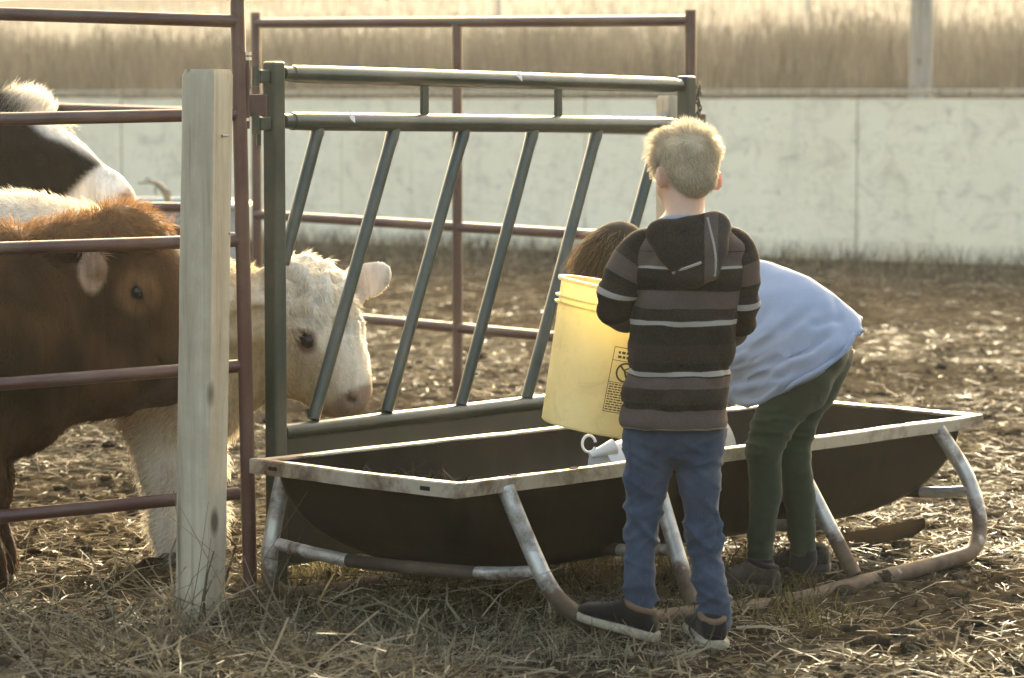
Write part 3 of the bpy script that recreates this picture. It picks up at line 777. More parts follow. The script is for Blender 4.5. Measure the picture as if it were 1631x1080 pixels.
cp = [onpanel(1104, 136 + 6 * i) + fd * (.0 + .006 * math.sin(i * 1.3)) - fnrm * -.02 for i in range(11)]
parts = []
for i, p in enumerate(cp):
    a = np.linspace(0, 2 * math.pi, 13); e = fd if i % 2 else fnrm
    parts.append(tube_geo(np.array([p + e * .006 * math.cos(q) + A(0, 0, .011) * math.sin(q) for q in a]), .0022, 6, cap=False))
mesh('chain_links', *join_geo(parts), M['chain'], ch)
mesh('latch_hook', *box_geo(onpanel(1106, 150), fd * .004, fnrm * .004, A(0, 0, .03)), M['chain'], ch, False)

# ------------------------------------------------------------------ the trough
ZR = .36
NL, NR, FLc, FRc = A(-.13, 6.83, 0), A(1.325, 8.35, 0), A(-.648, 7.325, 0), A(.868, 8.79, 0)
def tp(t, s, z): # t along, s across 0 near..1 far
    p = (NL * (1 - t) + NR * t) * (1 - s) + (FLc * (1 - t) + FRc * t) * s; return A(p[0], p[1], z)
tu = unit(NR - NL); tv = A(-tu[1], tu[0], 0); TL, TW = np.linalg.norm(NR - NL), np.linalg.norm(FLc - NL)
trough = thing('feed_trough', tuple(tp(.5, .5, 0)), 'long dark plastic feed trough on rusty galvanised pipe legs', 'feed trough')
def tubring(f, z, inset_l, inset_w, rad):
    pts = []
    n = 7
    hl, hw = TL / 2 - inset_l, TW / 2 - inset_w
    rad = min(rad, hw * .98)
    for (sx, sy, a0) in ((1, -1, -90), (1, 1, 0), (-1, 1, 90), (-1, -1, 180)):
        for i in range(n):
            a = R(a0 + 90 * i / (n - 1)); pts.append((sx * (hl - rad) + rad * math.cos(a), sy * (hw - rad) + rad * math.sin(a)))
    # add points along the long sides
    out = []
    for i in range(len(pts)):
        p, q = np.array(pts[i]), np.array(pts[(i + 1) % len(pts)])
        m = 8 if np.linalg.norm(q - p) > .12 else 1
        for k in range(8 if (i % n == n - 1) else 1):
            e = p + (q - p) * (k / (8 if (i % n == n - 1) else 1)); out.append(e)
    return np.array([tp((e[0] + TL / 2) / TL, (e[1] + TW / 2) / TW, z) for e in out])
def tubsurf(off, D):
    rings = []
    for th in np.linspace(0, 90, 15):
        c, s_ = math.cos(R(th)), math.sin(R(th))
        rings.append(tubring(0, ZR - .008 - D * s_ ** .85, .035 + off + .30 * (1 - c) ** .9, .035 + off + .20 * (1 - c) ** .9, .05 + .14 * (1 - c)))
    n = len(rings[0]); V = np.vstack(rings); F = []
    for i in range(len(rings) - 1):
        for j in range(n):
            k = (j + 1) % n; F.append((i * n + j, i * n + k, (i + 1) * n + k, (i + 1) * n + j))
    F.append(tuple((len(rings) - 1) * n + j for j in range(n)))
    return V, F
Vo, Fo = tubsurf(0, .265); Vi, Fi = tubsurf(.008, .255)
mesh('tub', *join_geo([(Vo, Fo), (Vi, [f[::-1] for f in Fi])]), M['tub'], trough)
def rimbar(a, b, inward, nm, w=.030, hgt=.034):
    d = unit(b - a); c = (a + b) / 2; hl = np.linalg.norm(b - a) / 2; up = A(0, 0, 1)
    # folded channel: top lip and outer face
    n = 40; V, F = [], []
    prof = [(0, -hgt), (0, -.004), (.003, 0), (w, -.001), (w + .002, -.006), (w - .002, -.009), (.006, -.009), (.004, -hgt)]
    for i in range(n):
        f = i / (n - 1); p = a + (b - a) * f
        wob = .003 * noise(np.array([p * 4]), 1, 3)[0] + .0016 * noise(np.array([p * 14]), 1, 5)[0]
        for (u, z) in prof: V.append(p + inward * (u + wob) + up * (z + wob * .8))
    m = len(prof)
    for i in range(n - 1):
        for j in range(m):
            k = (j + 1) % m; F.append((i * m + j, i * m + k, (i + 1) * m + k, (i + 1) * m + j))
    F.append(tuple(range(m))[::-1]); F.append(tuple((n - 1) * m + j for j in range(m)))
    return autosmooth(mesh(nm, np.array(V), F, M['rim'], trough), 35)
e = .004
rimbar(tp(0, 0, ZR), tp(1, 0, ZR), tv, 'side_rim'); rimbar(tp(1, 1, ZR), tp(0, 1, ZR), -tv, 'side_rim')
rimbar(tp(0, 1, ZR + .002), tp(0, 0, ZR + .002), tu, 'end_rim', hgt=.036); rimbar(tp(1, 0, ZR + .002), tp(1, 1, ZR + .002), -tu, 'end_rim', hgt=.036)
for s_ in (.88, .14):
    p = tp(0, s_, ZR - .017); o = mesh('slot', *box_geo(p - tu * .0005, tv * .016, tu * .0016, A(0, 0, .005)), M['slot'], trough, False); bevel(o, .002)
for t in (.10, .20, .32, .83):
    p = tp(t, 0, ZR + .0002) + tv * .017; o = mesh('slot', *box_geo(p, tu * .011, tv * .005, A(0, 0, .0018)), M['slot'], trough, False)
def skid(side):
    sg = -1 if side == 0 else 1; s0 = side
    def q(t, splay, z): return tp(t, s0, z) + tv * sg * splay * (1 if side == 0 else .05)
    P = [q(.085, -.012, .335), q(.088, .05, .22), q(.095, .12, .10), q(.125, .165, .035), q(.18, .18, .012), q(.32, .18, .002), q(.46, .18, -.016), q(.60, .18, -.004), q(.80, .18, .014),
         q(.865, .17, .03), q(.905, .13, .10), q(.922, .06, .21), q(.905, -.012, .335)]
    if side: P = [q(.055, 0, .335), q(.040, 0, .22), q(.030, 0, .12), q(.032, 0, .045), q(.06, 0, .008), q(.14, 0, .0)] + P[5:]
    tube('skid', P, .021, M['galv'], trough, 14, 5)
    tube('leg', [q(.335, -.012, .33), q(.305, .172, .02)], .020, M['galv'], trough, 14)
    tube('leg', [q(.595, -.012, .33), q(.612, .172, .02)], .020, M['galv'], trough, 14)
    return q
qn = skid(0); qf = skid(1)
for t, z in ((.092, .145), (.318, .145), (.606, .145), (.915, .17)):
    spl = .085 if z < .18 else .07
    a, b = qn(t, spl, z), qf(.033 if t < .1 else t, spl, z); m = (a + b) / 2 - A(0, 0, .03)
    k1, k2 = a + (m - a) * .45 - A(0, 0, .006), b + (m - b) * .6 - A(0, 0, .006)
    tube('brace', [a, (a + k1) / 2 - A(0, 0, .002), k1], .016, M['galv'], trough, 10, 4); tube('brace', [k2, (b + k2) / 2 - A(0, 0, .002), b], .016, M['galv'], trough, 10, 4)
    tube('brace_saddle', [k1, m + A(0, 0, .006), k2], .0165, M['oldrust'], trough, 10, 4)
# feed left in the trough
n = 2200
t = rng.uniform(.1, .9, n); s_ = np.clip(rng.normal(.5, .13, n), .25, .75)
P = np.array([tp(a, b, ZR - .262 + .012 * rng.random() + .5 * (b - .5) ** 2) for a, b in zip(t, s_)])
a = rng.random(n) * 2 * math.pi; D = np.column_stack([np.cos(a), np.sin(a), rng.random(n) * .5]) * rng.uniform(.02, .09, n)[:, None]
blades('hay_in_trough', P, D, np.column_stack([-np.sin(a), np.cos(a), np.zeros(n)]) * .0018, M['straw'], None, D * .1, True, .6)
n = 1500; t = rng.uniform(.10, .42, n); s_ = rng.uniform(.35, .95, n)
P = np.array([tp(a, b, ZR - .20 + .13 * math.exp(-((a - .2) / .12) ** 2) * b + .02 * rng.random()) for a, b in zip(t, s_)])
a = rng.random(n) * 2 * math.pi; D = np.column_stack([np.cos(a), np.sin(a), rng.normal(size=n) * .4]) * rng.uniform(.02, .07, n)[:, None]
blades('hay_in_trough', P, D, np.column_stack([-np.sin(a), np.cos(a), np.zeros(n)]) * .003, M['dung'], None, D * .1, True, .6)
# old rubber strip under the right end
rb = [gnd(1335, 868), gnd(1365, 866), gnd(1400, 860, .012), gnd(1435, 850, .02), gnd(1458, 842, .03), gnd(1473, 836, .035)]
rs = thing('rubber_strip', tuple(rb[2] * A(1, 1, 0)), 'dark torn rubber strip lying on the dirt under the trough', 'rubber strip')
hw_ = [.13, .15, .14, .11, .07, .012]
V, F, _ = loft([(p + A(0, 0, .006), A(0, w * .8, .010), A(0, -.004, .008)) for p, w in zip(rb, hw_)], 14, 5, 2.5)
mesh('strip', V, F, M['rubber'], rs)

# ------------------------------------------------------------------ cattle
def hframe(h):
    h = unit(h); l = unit(np.cross(A(0, 0, 1), h)); n = np.cross(h, l); return h, l, n     # muzzle-ward, its left, forehead-outward
def head_prims(poll, h, sc=1.0, earL=(1, .1, .25), earR=(1, .1, .25), earD=None, earE=None, es=1.0):
    """poll point, direction to the muzzle (length = head length)"""
    L = np.linalg.norm(h); hh, l, n = hframe(h); Q = lambda u, s, v: poll + hh * u * L + l * s * sc + n * v * sc
    Mh = np.array([hh, l, n])
    pr = [ell(Q(.10, 0, -.02), A(.125, .105, .095) * sc, Mh), ell(Q(.33, 0, .0), A(.13, .098, .07) * sc, Mh), cone(Q(.3, 0, -.01), Q(.80, 0, -.012), .078 * sc, .053 * sc),
          ell(Q(.90, 0, -.03), A(.062, .058, .052) * sc, Mh), ell(Q(.965, 0, -.02), A(.030, .044, .036) * sc, Mh, .02),
          cone(Q(.22, .025, -.13), Q(.86, .0, -.075), .058 * sc, .028 * sc), cone(Q(.22, -.025, -.13), Q(.86, .0, -.075), .058 * sc, .028 * sc),
          ell(Q(.30, 0, -.09), A(.13, .082, .08) * sc, Mh)]
    for s in (1, -1):
        pr += [ell(Q(.36, s * .082, .018), A(.05, .026, .026) * sc, Mh, .03), ell(Q(.945, s * .035, -.006), A(.03, .024, .022) * sc, Mh, .015)]
    cuts = []
    for s in (1, -1):
        cuts += [ell(Q(.985, s * .036, -.004), A(.020, .016, .011) * sc, Mh, .008), ell(Q(.395, s * .104, .0), A(.020, .014, .013) * sc, Mh, .010)]
        cuts.append(cone(Q(.80, s * .075, -.07), Q(1.0, s * .025, -.078), .006, .004, .010))
    ears = []; earcuts = []
    for s, (out, up, back) in ((1, earL), (-1, earR)):
        d = unit(l * s * out + A(0, 0, 1) * up - hh * back * .4) if (earE if s > 0 else earD) is None else unit(earE if s > 0 else earD); b = Q(.04, s * .085, -.015)
        fn = unit(n - d * (n @ d)); w = np.cross(d, fn); Me = np.array([d, w, fn])
        ears += [ell(b + d * .095 * sc * es, A(.088, .046, .018 / es) * sc * es, Me, .02), cone(b - d * .02, b + d * .06 * sc, .026 * sc, .026 * sc, .025)]
        earcuts += [ell(b + d * .105 * sc * es + fn * .022 * sc, A(.064, .030, .018 / es) * sc * es, Me, .006)]
    return pr + ears, cuts + earcuts, Q, Mh
def cow_leg(top, knee, fet, r0, r1, r2):
    hoof = fet * A(1, 1, 0) + A(.012, 0, .03)
    return chain([top, knee, fet, hoof], [r0, r1, r2, r2 * 1.15])
def cow_eyes(Q, root, sc, coatdark=True):
    for s in (1, -1):
        sphere('eye', Q(.395, s * .096, .001), .0205 * sc, M['eye'], root)
def build_cow(name, label, prims, cuts, colf, furn, furlen, base, h=.011, wt=None, comb=None, furw=.0011, lumps=None, up=.35):
    root = thing(name, tuple(base), label, 'cow')
    V, F = surf(prims, h, .06, cuts)
    N = vnormals(V, F); V = V + N * (.004 * fbm(V, 9, 2, 3))[:, None]
    if lumps is not None: V = V + N * lumps(V)[:, None]
    mesh('body', V, F, M['coat'], root, attrs={'coat': colf(V)})
    fur('coat_hair', V, F, furn, furlen, furw, comb if comb is not None else A(-.8, 0, -.6), M['fur'], root, up=up, wt=wt, colf=colf)
    return root
def mixc(a, b, f): return np.asarray(a) * (1 - f)[:, None] + np.asarray(b) * f[:, None]
def sst(a, b, x):
    t = np.clip((x - a) / (b - a), 0, 1); return t * t * (3 - 2 * t)

# cream calf
poll = at(490, 478, 8.16); muz = at(572, 630, 8.09); hv = muz - poll
pr, cu, Q, Mh = head_prims(poll, hv, 1.12, (1, .38, .2), (1, -.12, .5), A(-.75, -.35, -.25), A(.80, .10, .42), 1.06)
CY = 8.17
body = [cone(poll + A(-.02, .03, -.05), A(-.86, CY - .02, .62), .115, .18), cone(poll + A(-.03, .04, -.12), A(-.90, CY, .47), .10, .17),
        cone(A(-.93, CY, .63), A(-1.25, CY, .69), .215, .245), cone(A(-1.2, CY, .66), A(-2.15, CY + .05, .69), .27, .27), cone(A(-1.0, CY, .72), A(-1.35, CY, .80), .15, .19),
        ell(A(-.90, CY - .02, .46), A(.17, .19, .19)), cone(A(-1.25, CY, .58), A(-1.9, CY, .58), .22, .23)]
body += cow_leg(A(-.98, CY - .13, .44), A(-.945, CY - .15, .24), A(-.935, CY - .15, .09), .10, .050, .034)
body += cow_leg(A(-.92, CY + .13, .44), A(-.86, CY + .14, .24), A(-.85, CY + .14, .09), .10, .050, .034)
body += cow_leg(A(-2.2, CY - .13, .5), A(-2.3, CY - .14, .30), A(-2.25, CY - .14, .09), .13, .055, .036)
body += cow_leg(A(-2.15, CY + .16, .5), A(-2.25, CY + .16, .30), A(-2.2, CY + .16, .09), .13, .055, .036)
body += chain([A(-2.4, CY, .85), A(-2.48, CY, .6), A(-2.47, CY, .35)], [.04, .025, .035])
tuft = [ell(poll + A(-.0, -.01, .045), A(.085, .08, .045)), ell(poll + A(.04, -.04, .0), A(.06, .06, .05))]
def cream(P):
    u = (P - poll) @ unit(hv) / np.linalg.norm(hv); hd = np.linalg.norm(P - (poll + hv * .5), axis=1)
    c = mixc((.64, .53, .39), (.72, .63, .50), sst(-.1, .1, noise(P, 5, 1)))
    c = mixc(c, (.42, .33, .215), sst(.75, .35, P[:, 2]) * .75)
    c = mixc(c, (.68, .63, .55), sst(-1.15, -1.4, P[:, 0]) * sst(.75, .9, P[:, 2]))
    inhead = (hd < .32)
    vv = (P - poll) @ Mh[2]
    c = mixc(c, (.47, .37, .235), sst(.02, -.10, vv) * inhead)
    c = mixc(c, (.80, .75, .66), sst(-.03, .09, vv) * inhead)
    nose = sst(.93, .98, u) * inhead; c = mixc(c, (.27, .185, .145), nose * .9)
    ein = sst(.085, .05, np.linalg.norm(P - (Q(.04, .085, -.015) + unit(A(.80, .10, .45)) * .14 + A(0, -.02, 0)), axis=1)); c = mixc(c, (.62, .46, .36), ein * .6)
    eyeb = np.zeros(len(P))
    for s in (1, -1): eyeb = np.maximum(eyeb, sst(.042, .026, np.linalg.norm(P - Q(.395, s * .095, 0), axis=1)))
    c = mixc(c, (.16, .08, .05), eyeb * .85)
    c = mixc(c, (.66, .61, .53), sst(.42, .25, P[:, 2]))
    return c
def creamlen(P):
    ear = (np.linalg.norm(P - (Q(.04, .085, -.015) + unit(A(.80, .10, .42)) * .13), axis=1) < .135) | (np.linalg.norm(P - (Q(.04, -.085, -.015) + unit(A(-.75, -.35, -.25)) * .13), axis=1) < .115)
    u = (P - poll) @ unit(hv) / np.linalg.norm(hv); hd = np.linalg.norm(P - (poll + hv * .5), axis=1) < .32
    L = np.where(hd, .011, .030); L = np.where(hd & (u < .30) & (((P - poll) @ Mh[2]) > -.03), .026, L); L = np.where(hd & (u > .85), .004, L); L = np.where(ear, .007, L)
    return L
def cwt(P): return np.where(P[:, 0] > -1.7, 1.0, .03) * np.where(np.linalg.norm(P - poll, axis=1) < .25, 2.6, 1.0)
def poll_curls(V):
    w = sst(.20, .13, np.linalg.norm((V - (poll + Mh[2] * .06)) * 1.0, axis=1)) + .35 * sst(.2, .1, np.linalg.norm(V - A(-.72, CY, .80), axis=1))
    return w * (.030 * (.45 - np.abs(noise(V, 15, 5)) * 3.0) + .012 * noise(V, 32, 6))
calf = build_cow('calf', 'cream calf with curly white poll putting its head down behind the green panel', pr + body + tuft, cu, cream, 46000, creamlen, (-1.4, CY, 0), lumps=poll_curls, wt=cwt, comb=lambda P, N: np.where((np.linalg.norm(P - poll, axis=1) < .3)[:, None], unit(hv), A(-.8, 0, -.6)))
cow_eyes(Q, calf, 1.12)
for x, y in ((-.935, CY - .15), (-.85, CY + .14), (-2.25, CY - .14), (-2.2, CY + .16)):
    tube('hoof', [A(x + .012, y, -.005), A(x + .010, y, .045)], [.046, .036], M['hoof'], calf, 10)

# brown calf
poll = at(210, 384, 7.74); muz = at(330, 584, 7.62); hv2 = muz - poll; pollb = poll
pr, cu, Qb, Mhb = head_prims(poll, hv2, 1.0, (1, .1, .3), (1, .0, 1.1), A(-.80, -.55, -.15))
BY = 7.56
body = [cone(poll + A(-.04, .01, -.06), A(-1.30, BY + .06, .64), .115, .22), cone(poll + A(-.02, 0, -.18), A(-1.28, BY + .04, .52), .095, .17),
        cone(A(-1.34, BY, .62), A(-1.7, BY - .05, .65), .245, .27), cone(A(-1.6, BY - .06, .64), A(-2.5, BY - .25, .68), .275, .27), cone(A(-1.28, BY + .04, .72), A(-1.8, BY - .05, .78), .155, .18),
        ell(A(-1.30, BY + .05, .47), A(.14, .16, .13))]
body += cow_leg(A(-1.36, BY - .12, .45), A(-1.335, BY - .13, .26), A(-1.325, BY - .13, .09), .10, .052, .036)
body += cow_leg(A(-1.38, BY + .15, .45), A(-1.36, BY + .15, .26), A(-1.35, BY + .15, .09), .10, .052, .036)
body += cow_leg(A(-2.5, BY - .38, .5), A(-2.6, BY - .4, .30), A(-2.55, BY - .4, .09), .13, .055, .036)
body += cow_leg(A(-2.5, BY - .1, .5), A(-2.58, BY - .1, .30), A(-2.55, BY - .1, .09), .13, .055, .036)
body += chain([A(-2.75, BY - .27, .85), A(-2.85, BY - .28, .6), A(-2.84, BY - .28, .35)], [.04, .025, .035])
tuft = [ell(at(232, 590, 7.71), A(.17, .10, .10)), ell(at(150, 610, 7.68), A(.13, .10, .09)), cone(at(166, 455, 7.65), at(150, 425, 7.58), .016, .030, .012), cone(at(150, 425, 7.58), at(138, 392, 7.57), .030, .016, .012), ell(poll + A(-.0, 0, .04), A(.06, .07, .03)), cone(poll + A(-.05, .0, -.02), A(-1.42, BY + .02, .80), .075, .12)]
def brown(P):
    hd = np.linalg.norm(P - (pollb + hv2 * .5), axis=1) < .33
    c = mixc((.036, .0185, .0075), (.078, .040, .0165), sst(-.25, .3, fbm(P, 5, 3, 2)))
    c = mixc(c, (.22, .128, .066), sst(.84, .92, P[:, 2]) * .9)  # backlit orange rim painted into the coat along the top of the back
    eyeb = np.zeros(len(P)); ring = np.zeros(len(P)); earp = np.zeros(len(P))
    for s in (1, -1):
        d = np.linalg.norm(P - Qb(.395, s * .095, 0), axis=1)
        eyeb = np.maximum(eyeb, sst(.030, .018, d)); ring = np.maximum(ring, sst(.075, .035, d))
    c = mixc(c, (.19, .105, .05), ring * .8 * hd); c = mixc(c, (.03, .018, .012), eyeb * .9)
    eu = np.linalg.norm((P - at(148, 422, 7.555)) * A(1.3, .9, .7), axis=1); c = mixc(c, (.36, .25, .18), sst(.058, .044, eu) * .9)
    u = (P - pollb) @ unit(hv2) / np.linalg.norm(hv2); c = mixc(c, (.10, .06, .045), sst(.9, .97, u) * hd)
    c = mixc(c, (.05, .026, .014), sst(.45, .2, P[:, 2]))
    return c
def brownlen(P):
    hd = np.linalg.norm(P - (pollb + hv2 * .5), axis=1) < .3
    L = np.where(hd, .008, .022); return np.where((P[:, 2] > .85) & (P[:, 0] < -.9), .036, L)
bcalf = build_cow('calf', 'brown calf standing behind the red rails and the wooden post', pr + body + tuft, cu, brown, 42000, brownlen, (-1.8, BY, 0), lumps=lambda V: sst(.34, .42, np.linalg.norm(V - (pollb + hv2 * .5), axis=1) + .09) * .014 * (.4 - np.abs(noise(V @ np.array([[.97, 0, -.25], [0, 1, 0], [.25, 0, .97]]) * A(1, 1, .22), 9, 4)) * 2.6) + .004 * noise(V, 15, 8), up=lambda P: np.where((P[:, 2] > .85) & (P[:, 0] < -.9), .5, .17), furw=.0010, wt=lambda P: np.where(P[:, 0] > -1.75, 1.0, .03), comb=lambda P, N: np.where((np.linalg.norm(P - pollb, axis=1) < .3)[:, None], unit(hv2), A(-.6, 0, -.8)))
cow_eyes(Qb, bcalf, 1.0)
for x, y in ((-1.325, BY - .13), (-1.35, BY + .15), (-2.55, BY - .4), (-2.55, BY - .1)):
    tube('hoof', [A(x + .012, y, -.005), A(x + .010, y, .045)], [.046, .036], M['hoof'], bcalf, 10)

# black and white cow
poll = at(8, 210, 9.3); muz = at(207, 315, 9.22); hv3 = muz - poll; pollk = poll
pr, cu, Qk, Mhk = head_prims(poll, hv3, 1.15, (1, .1, .4), (1, -.1, 1.0))
KY = 9.4
body = [cone(poll + A(-.03, .02, -.07), A(-2.0, KY, .88), .14, .26), cone(poll + A(.05, .02, -.16), A(-1.95, KY, .70), .12, .22), cone(A(-2.0, KY, .78), A(-2.4, KY, .82), .31, .33),
        cone(A(-2.3, KY, .80), A(-3.3, KY, .82), .34, .33)]
for x, dy in ((-2.05, -.17), (-2.1, .17), (-3.4, -.17), (-3.4, .17)):
    body += cow_leg(A(x, KY + dy, .58), A(x + .02, KY + dy, .34), A(x + .02, KY + dy, .11), .12, .06, .042)
body += chain([A(-3.6, KY, 1.0), A(-3.7, KY, .7), A(-3.68, KY, .4)], [.04, .028, .04])
tuft = [ell(poll + A(.06, 0, .04), A(.05, .06, .04))]
def black(P):
    u = (P - pollk) @ unit(hv3) / np.linalg.norm(hv3); v = (P - pollk) @ Mhk[2]; s = (P - pollk) @ Mhk[1]
    hd = np.linalg.norm(P - (pollk + hv3 * .5), axis=1) < .42
    c = np.tile(np.array((.007, .006, .005)), (len(P), 1))
    bz = sst(-.012, .016, v + .02 * noise(P, 8, 2) - .086 + .045 * np.clip(u, 0, 1)) * hd
    mz = sst(.66, .72, u + .05 * noise(P, 7, 4) - v * .5) * hd
    c = mixc(c, (.72, .69, .64), np.clip(np.maximum(bz, mz), 0, 1))
    tf = sst(.11, .06, np.linalg.norm(P - (pollk + A(.06, 0, .055)), axis=1)); c = mixc(c, (.74, .71, .65), tf)
    c = mixc(c, (.36, .25, .21), sst(.93, .99, u) * hd * .8)
    return c
bwt = lambda P: np.where(P[:, 0] > -2.0, 1.0, .03)
bw = build_cow('cow', 'black cow with white blaze, muzzle and topknot behind the two calves', pr + body + tuft, cu, black, 16000, lambda P: np.where(np.linalg.norm(P - (pollk + A(.06, 0, .055)), axis=1) < .12, .07, .008), (-2.6, KY, 0), h=.013, wt=lambda P: bwt(P) * np.where(np.linalg.norm(P - pollk - A(.06, 0, .075), axis=1) < .1, 6, 1), comb=lambda P, N: np.where((P[:, 2] > 1.175)[:, None], A(.5, 0, 1.0), unit(hv3)))
M['eye_k'] = m_plain('shaded_eye', (.006, .005, .004), .6, 0, .2)
for s in (1, -1): sphere('eye', Qk(.395, s * .094, .0), .022, M['eye_k'], bw)
for x, dy in ((-2.05, -.17), (-2.1, .17), (-3.4, -.17), (-3.4, .17)):
    tube('hoof', [A(x + .03, KY + dy, -.005), A(x + .028, KY + dy, .05)], [.055, .045], M['hoof'], bw, 10)

# ------------------------------------------------------------------ people
def face_prims(c, f, up, sc=1.0, ears=True):
    """child's head round c; f = looking direction, up = crown direction"""
    f = unit(f); up = unit(up - f * (np.dot(up, f))); r = np.cross(f, up); Mh = np.array([r, f, up])
    Q = lambda x, y, z: c + (r * x + f * y + up * z) * sc
    pr = [ell(Q(0, -.012, .022), A(.073, .088, .077) * sc, Mh), ell(Q(0, .030, -.03), A(.058, .055, .07) * sc, Mh, .03), ell(Q(0, .045, -.083), A(.032, .030, .024) * sc, Mh, .03),
          cone(Q(0, .083, -.012), Q(0, .098, -.036), .008 * sc, .012 * sc, .012), ell(Q(.035, .06, -.035), A(.022, .022, .022) * sc, Mh, .02), ell(Q(-.035, .06, -.035), A(.022, .022, .022) * sc, Mh, .02),
          ell(Q(0, .082, -.06), A(.020, .010, .006) * sc, Mh, .008), ell(Q(0, .080, -.068), A(.017, .010, .006) * sc, Mh, .008)]
    cuts = [ell(Q(s * .028, .088, .0), A(.016, .014, .010) * sc, Mh, .010) for s in (1, -1)]
    for s in (1, -1):
        d = unit(r * s * .8 - f * .55); w = np.cross(up, d)
        Me = np.array([d, unit(np.cross(up, d)), up])
        pr += [ell(Q(s * .079, -.006, -.018), A(.020, .0075, .030) * sc, Me, .008), cone(Q(s * .070, .004, -.03), Q(s * .071, .004, -.004), .009 * sc, .010 * sc, .008)]
    return pr, cuts, Q, (r, f, up)
def hand_prims(wrist, d, n, side, curl=.5, sc=1.0):
    """d along the hand, n out of the back of the hand, side +1: thumb toward cross(d, n)"""
    d = unit(d); n = unit(n - d * np.dot(n, d)); w = np.cross(d, n) * side
    pr = []; L = .055 * sc
    for i, (o, fl_) in enumerate(((.019, .95), (.0065, 1.05), (-.006, .98), (-.018, .78))):
        k0 = wrist + d * L + w * o * sc; pr.append(cone(wrist + d * .008 + w * o * .55 * sc, k0, .0125 * sc, .0095 * sc, .010))
        p = k0; a = 0
        for j, seg in enumerate((.024, .017, .013)):
            a += curl * (.55, .75, .5)[j]; q = p + (d * math.cos(a) - n * math.sin(a)) * seg * fl_ * sc
            pr.append(cone(p, q, (.0078 - .0007 * j) * sc, (.0072 - .0008 * j) * sc, .003)); p = q
    b = wrist + d * .015 * sc + w * .016 * sc; m = b + (d * .55 + w * .75 - n * .2) * .030 * sc
    pr += [cone(b, m, .011 * sc, .009 * sc, .008), cone(m, m + (d * .85 + w * .3 - n * .4) * .022 * sc, .0088 * sc, .007 * sc, .004)]
    return pr
def eyes_of(Q, root, sc):
    for s in (1, -1):
        sphere('eye', Q(s * .028, .071, .0), .0105 * sc, M['eye_white'], root)
        sphere('iris', Q(s * .028, .0785, -.0005), .0052 * sc, M['eye'], root)
def drape(pxs, objs, off=.002):
    """points where the view rays through pxs meet the given garment"""
    out = []
    for px, py in pxs:
        o_ = Vector((0, 0, CAMZ)); d = Vector(unit(at(px, py, 10) - A(0, 0, CAMZ)))
        for bvh in objs:
            hit = bvh.ray_cast(o_, d)
            if hit[0] is not None: out.append(np.array(hit[0]) + np.array(hit[1]) * off); break
    return out
def bvh_of(V, F): return BVHTree.FromPolygons([tuple(v) for v in V], [tuple(int(i) for i in f) for f in F])

# --- the boy
BYY = 6.86
B = lambda px, py, dy=0.0: at(px, py, BYY + dy)
boy = thing('person', tuple(B(1078, 1010) * A(1, 1, 0)), 'blond boy in brown striped fleece jacket and jeans holding a yellow bucket', 'person')
hc = B(1094, 274, .01); hf = A(-.36, .88, -.22)
pr, cu, QB, fr_ = face_prims(hc, hf, A(-.03, .20, 1), .89)
BKY = 7.17
bk_b, bk_t = at(947, 683, BKY), at(990, 457, BKY)
lw = A(*B(1030, 480, .10)); rw = A(*B(1105, 570, .20))
bodyp = pr + [cone(B(1092, 318, .0), B(1090, 372, -.01), .043, .048), cone(B(1065, 385), B(1125, 385), .055, .055), cone(B(1090, 400), B(1080, 640), .085, .075),
     *chain([B(1040, 405), B(995, 450), B(985, 486, .012), lw], [.03, .025, .022, .018]), *chain([B(1150, 405), B(1179, 460, .01), B(1176, 500, .035), rw], [.03, .025, .022, .018]),
     *chain([B(1050, 690), B(1040, 730), B(1022, 850, .01), B(1019, 985, .0)], [.045, .038, .028, .024]), *chain([B(1108, 690), B(1112, 730), B(1119, 850, .01), B(1139, 995)], [.045, .038, .028, .024]),
     cone(B(1019, 985, .0), B(1015, 1000, .0), .024, .022), cone(B(1139, 995), B(1138, 1008, .01), .024, .022)]
bodyp += hand_prims(lw, unit(B(1055, 462, .16) - lw), A(0, -.6, .8), 1, .9, .9)
bodyp += hand_prims(rw, unit(A(*B(1066, 590, .27)) - rw), A(.8, -.3, .3), -1, .5, .9)
V, F = surf(bodyp, .0062, .02, cu); mesh('body', V, F, M['skin'], boy); eyes_of(QB, boy, .89)
# jacket torso
prof = [(349, 1068, 1128, .055), (358, 1050, 1146, .068), (375, 1028, 1167, .082), (395, 1013, 1184, .090), (430, 1013, 1184, .098), (480, 1014, 1176, .103), (540, 1006, 1165, .104), (600, 1000, 1160, .104), (645, 994, 1157, .106), (668, 991, 1156, .107), (677, 992, 1155, .105)]
rings = []
for py, xl, xr, dp in prof:
    c = B((xl + xr) / 2, py); w = (B(xr, py)[0] - B(xl, py)[0]) / 2; rings.append((c, A(w, 0, 0), A(0, dp, 0)))
V, F, st = loft(rings, 64, 7, 2.4, cap=False)
Fq = np.array(F); N = vnormals(V, Fq)
fall = sst(1.12, .8, V[:, 2])
V = V + N * ((.010 * noise(V * A(1, 1, 2.2), 9, 1) + .009 * (.5 - np.abs(noise(V @ np.array([[.8, 0, .6], [0, 1, 0], [-.6, 0, .8]]) * A(1.8, 1, .6), 10, 2)) * 2)) * fall + .003 * noise(V, 25, 5))[:, None]
cf = np.maximum(1 - np.abs(noise((V - A(.38, 0, .7)) @ np.array([[.8, 0, .6], [0, 1, 0], [-.6, 0, .8]]) * A(.5, .6, 1.4), 11, 21)) * 4.5, 0) ** 1.6 + np.maximum(1 - np.abs(noise(V @ np.array([[.8, 0, -.6], [0, 1, 0], [.6, 0, .8]]) * A(.5, .6, 1.4), 12, 24)) * 4.5, 0) ** 1.6
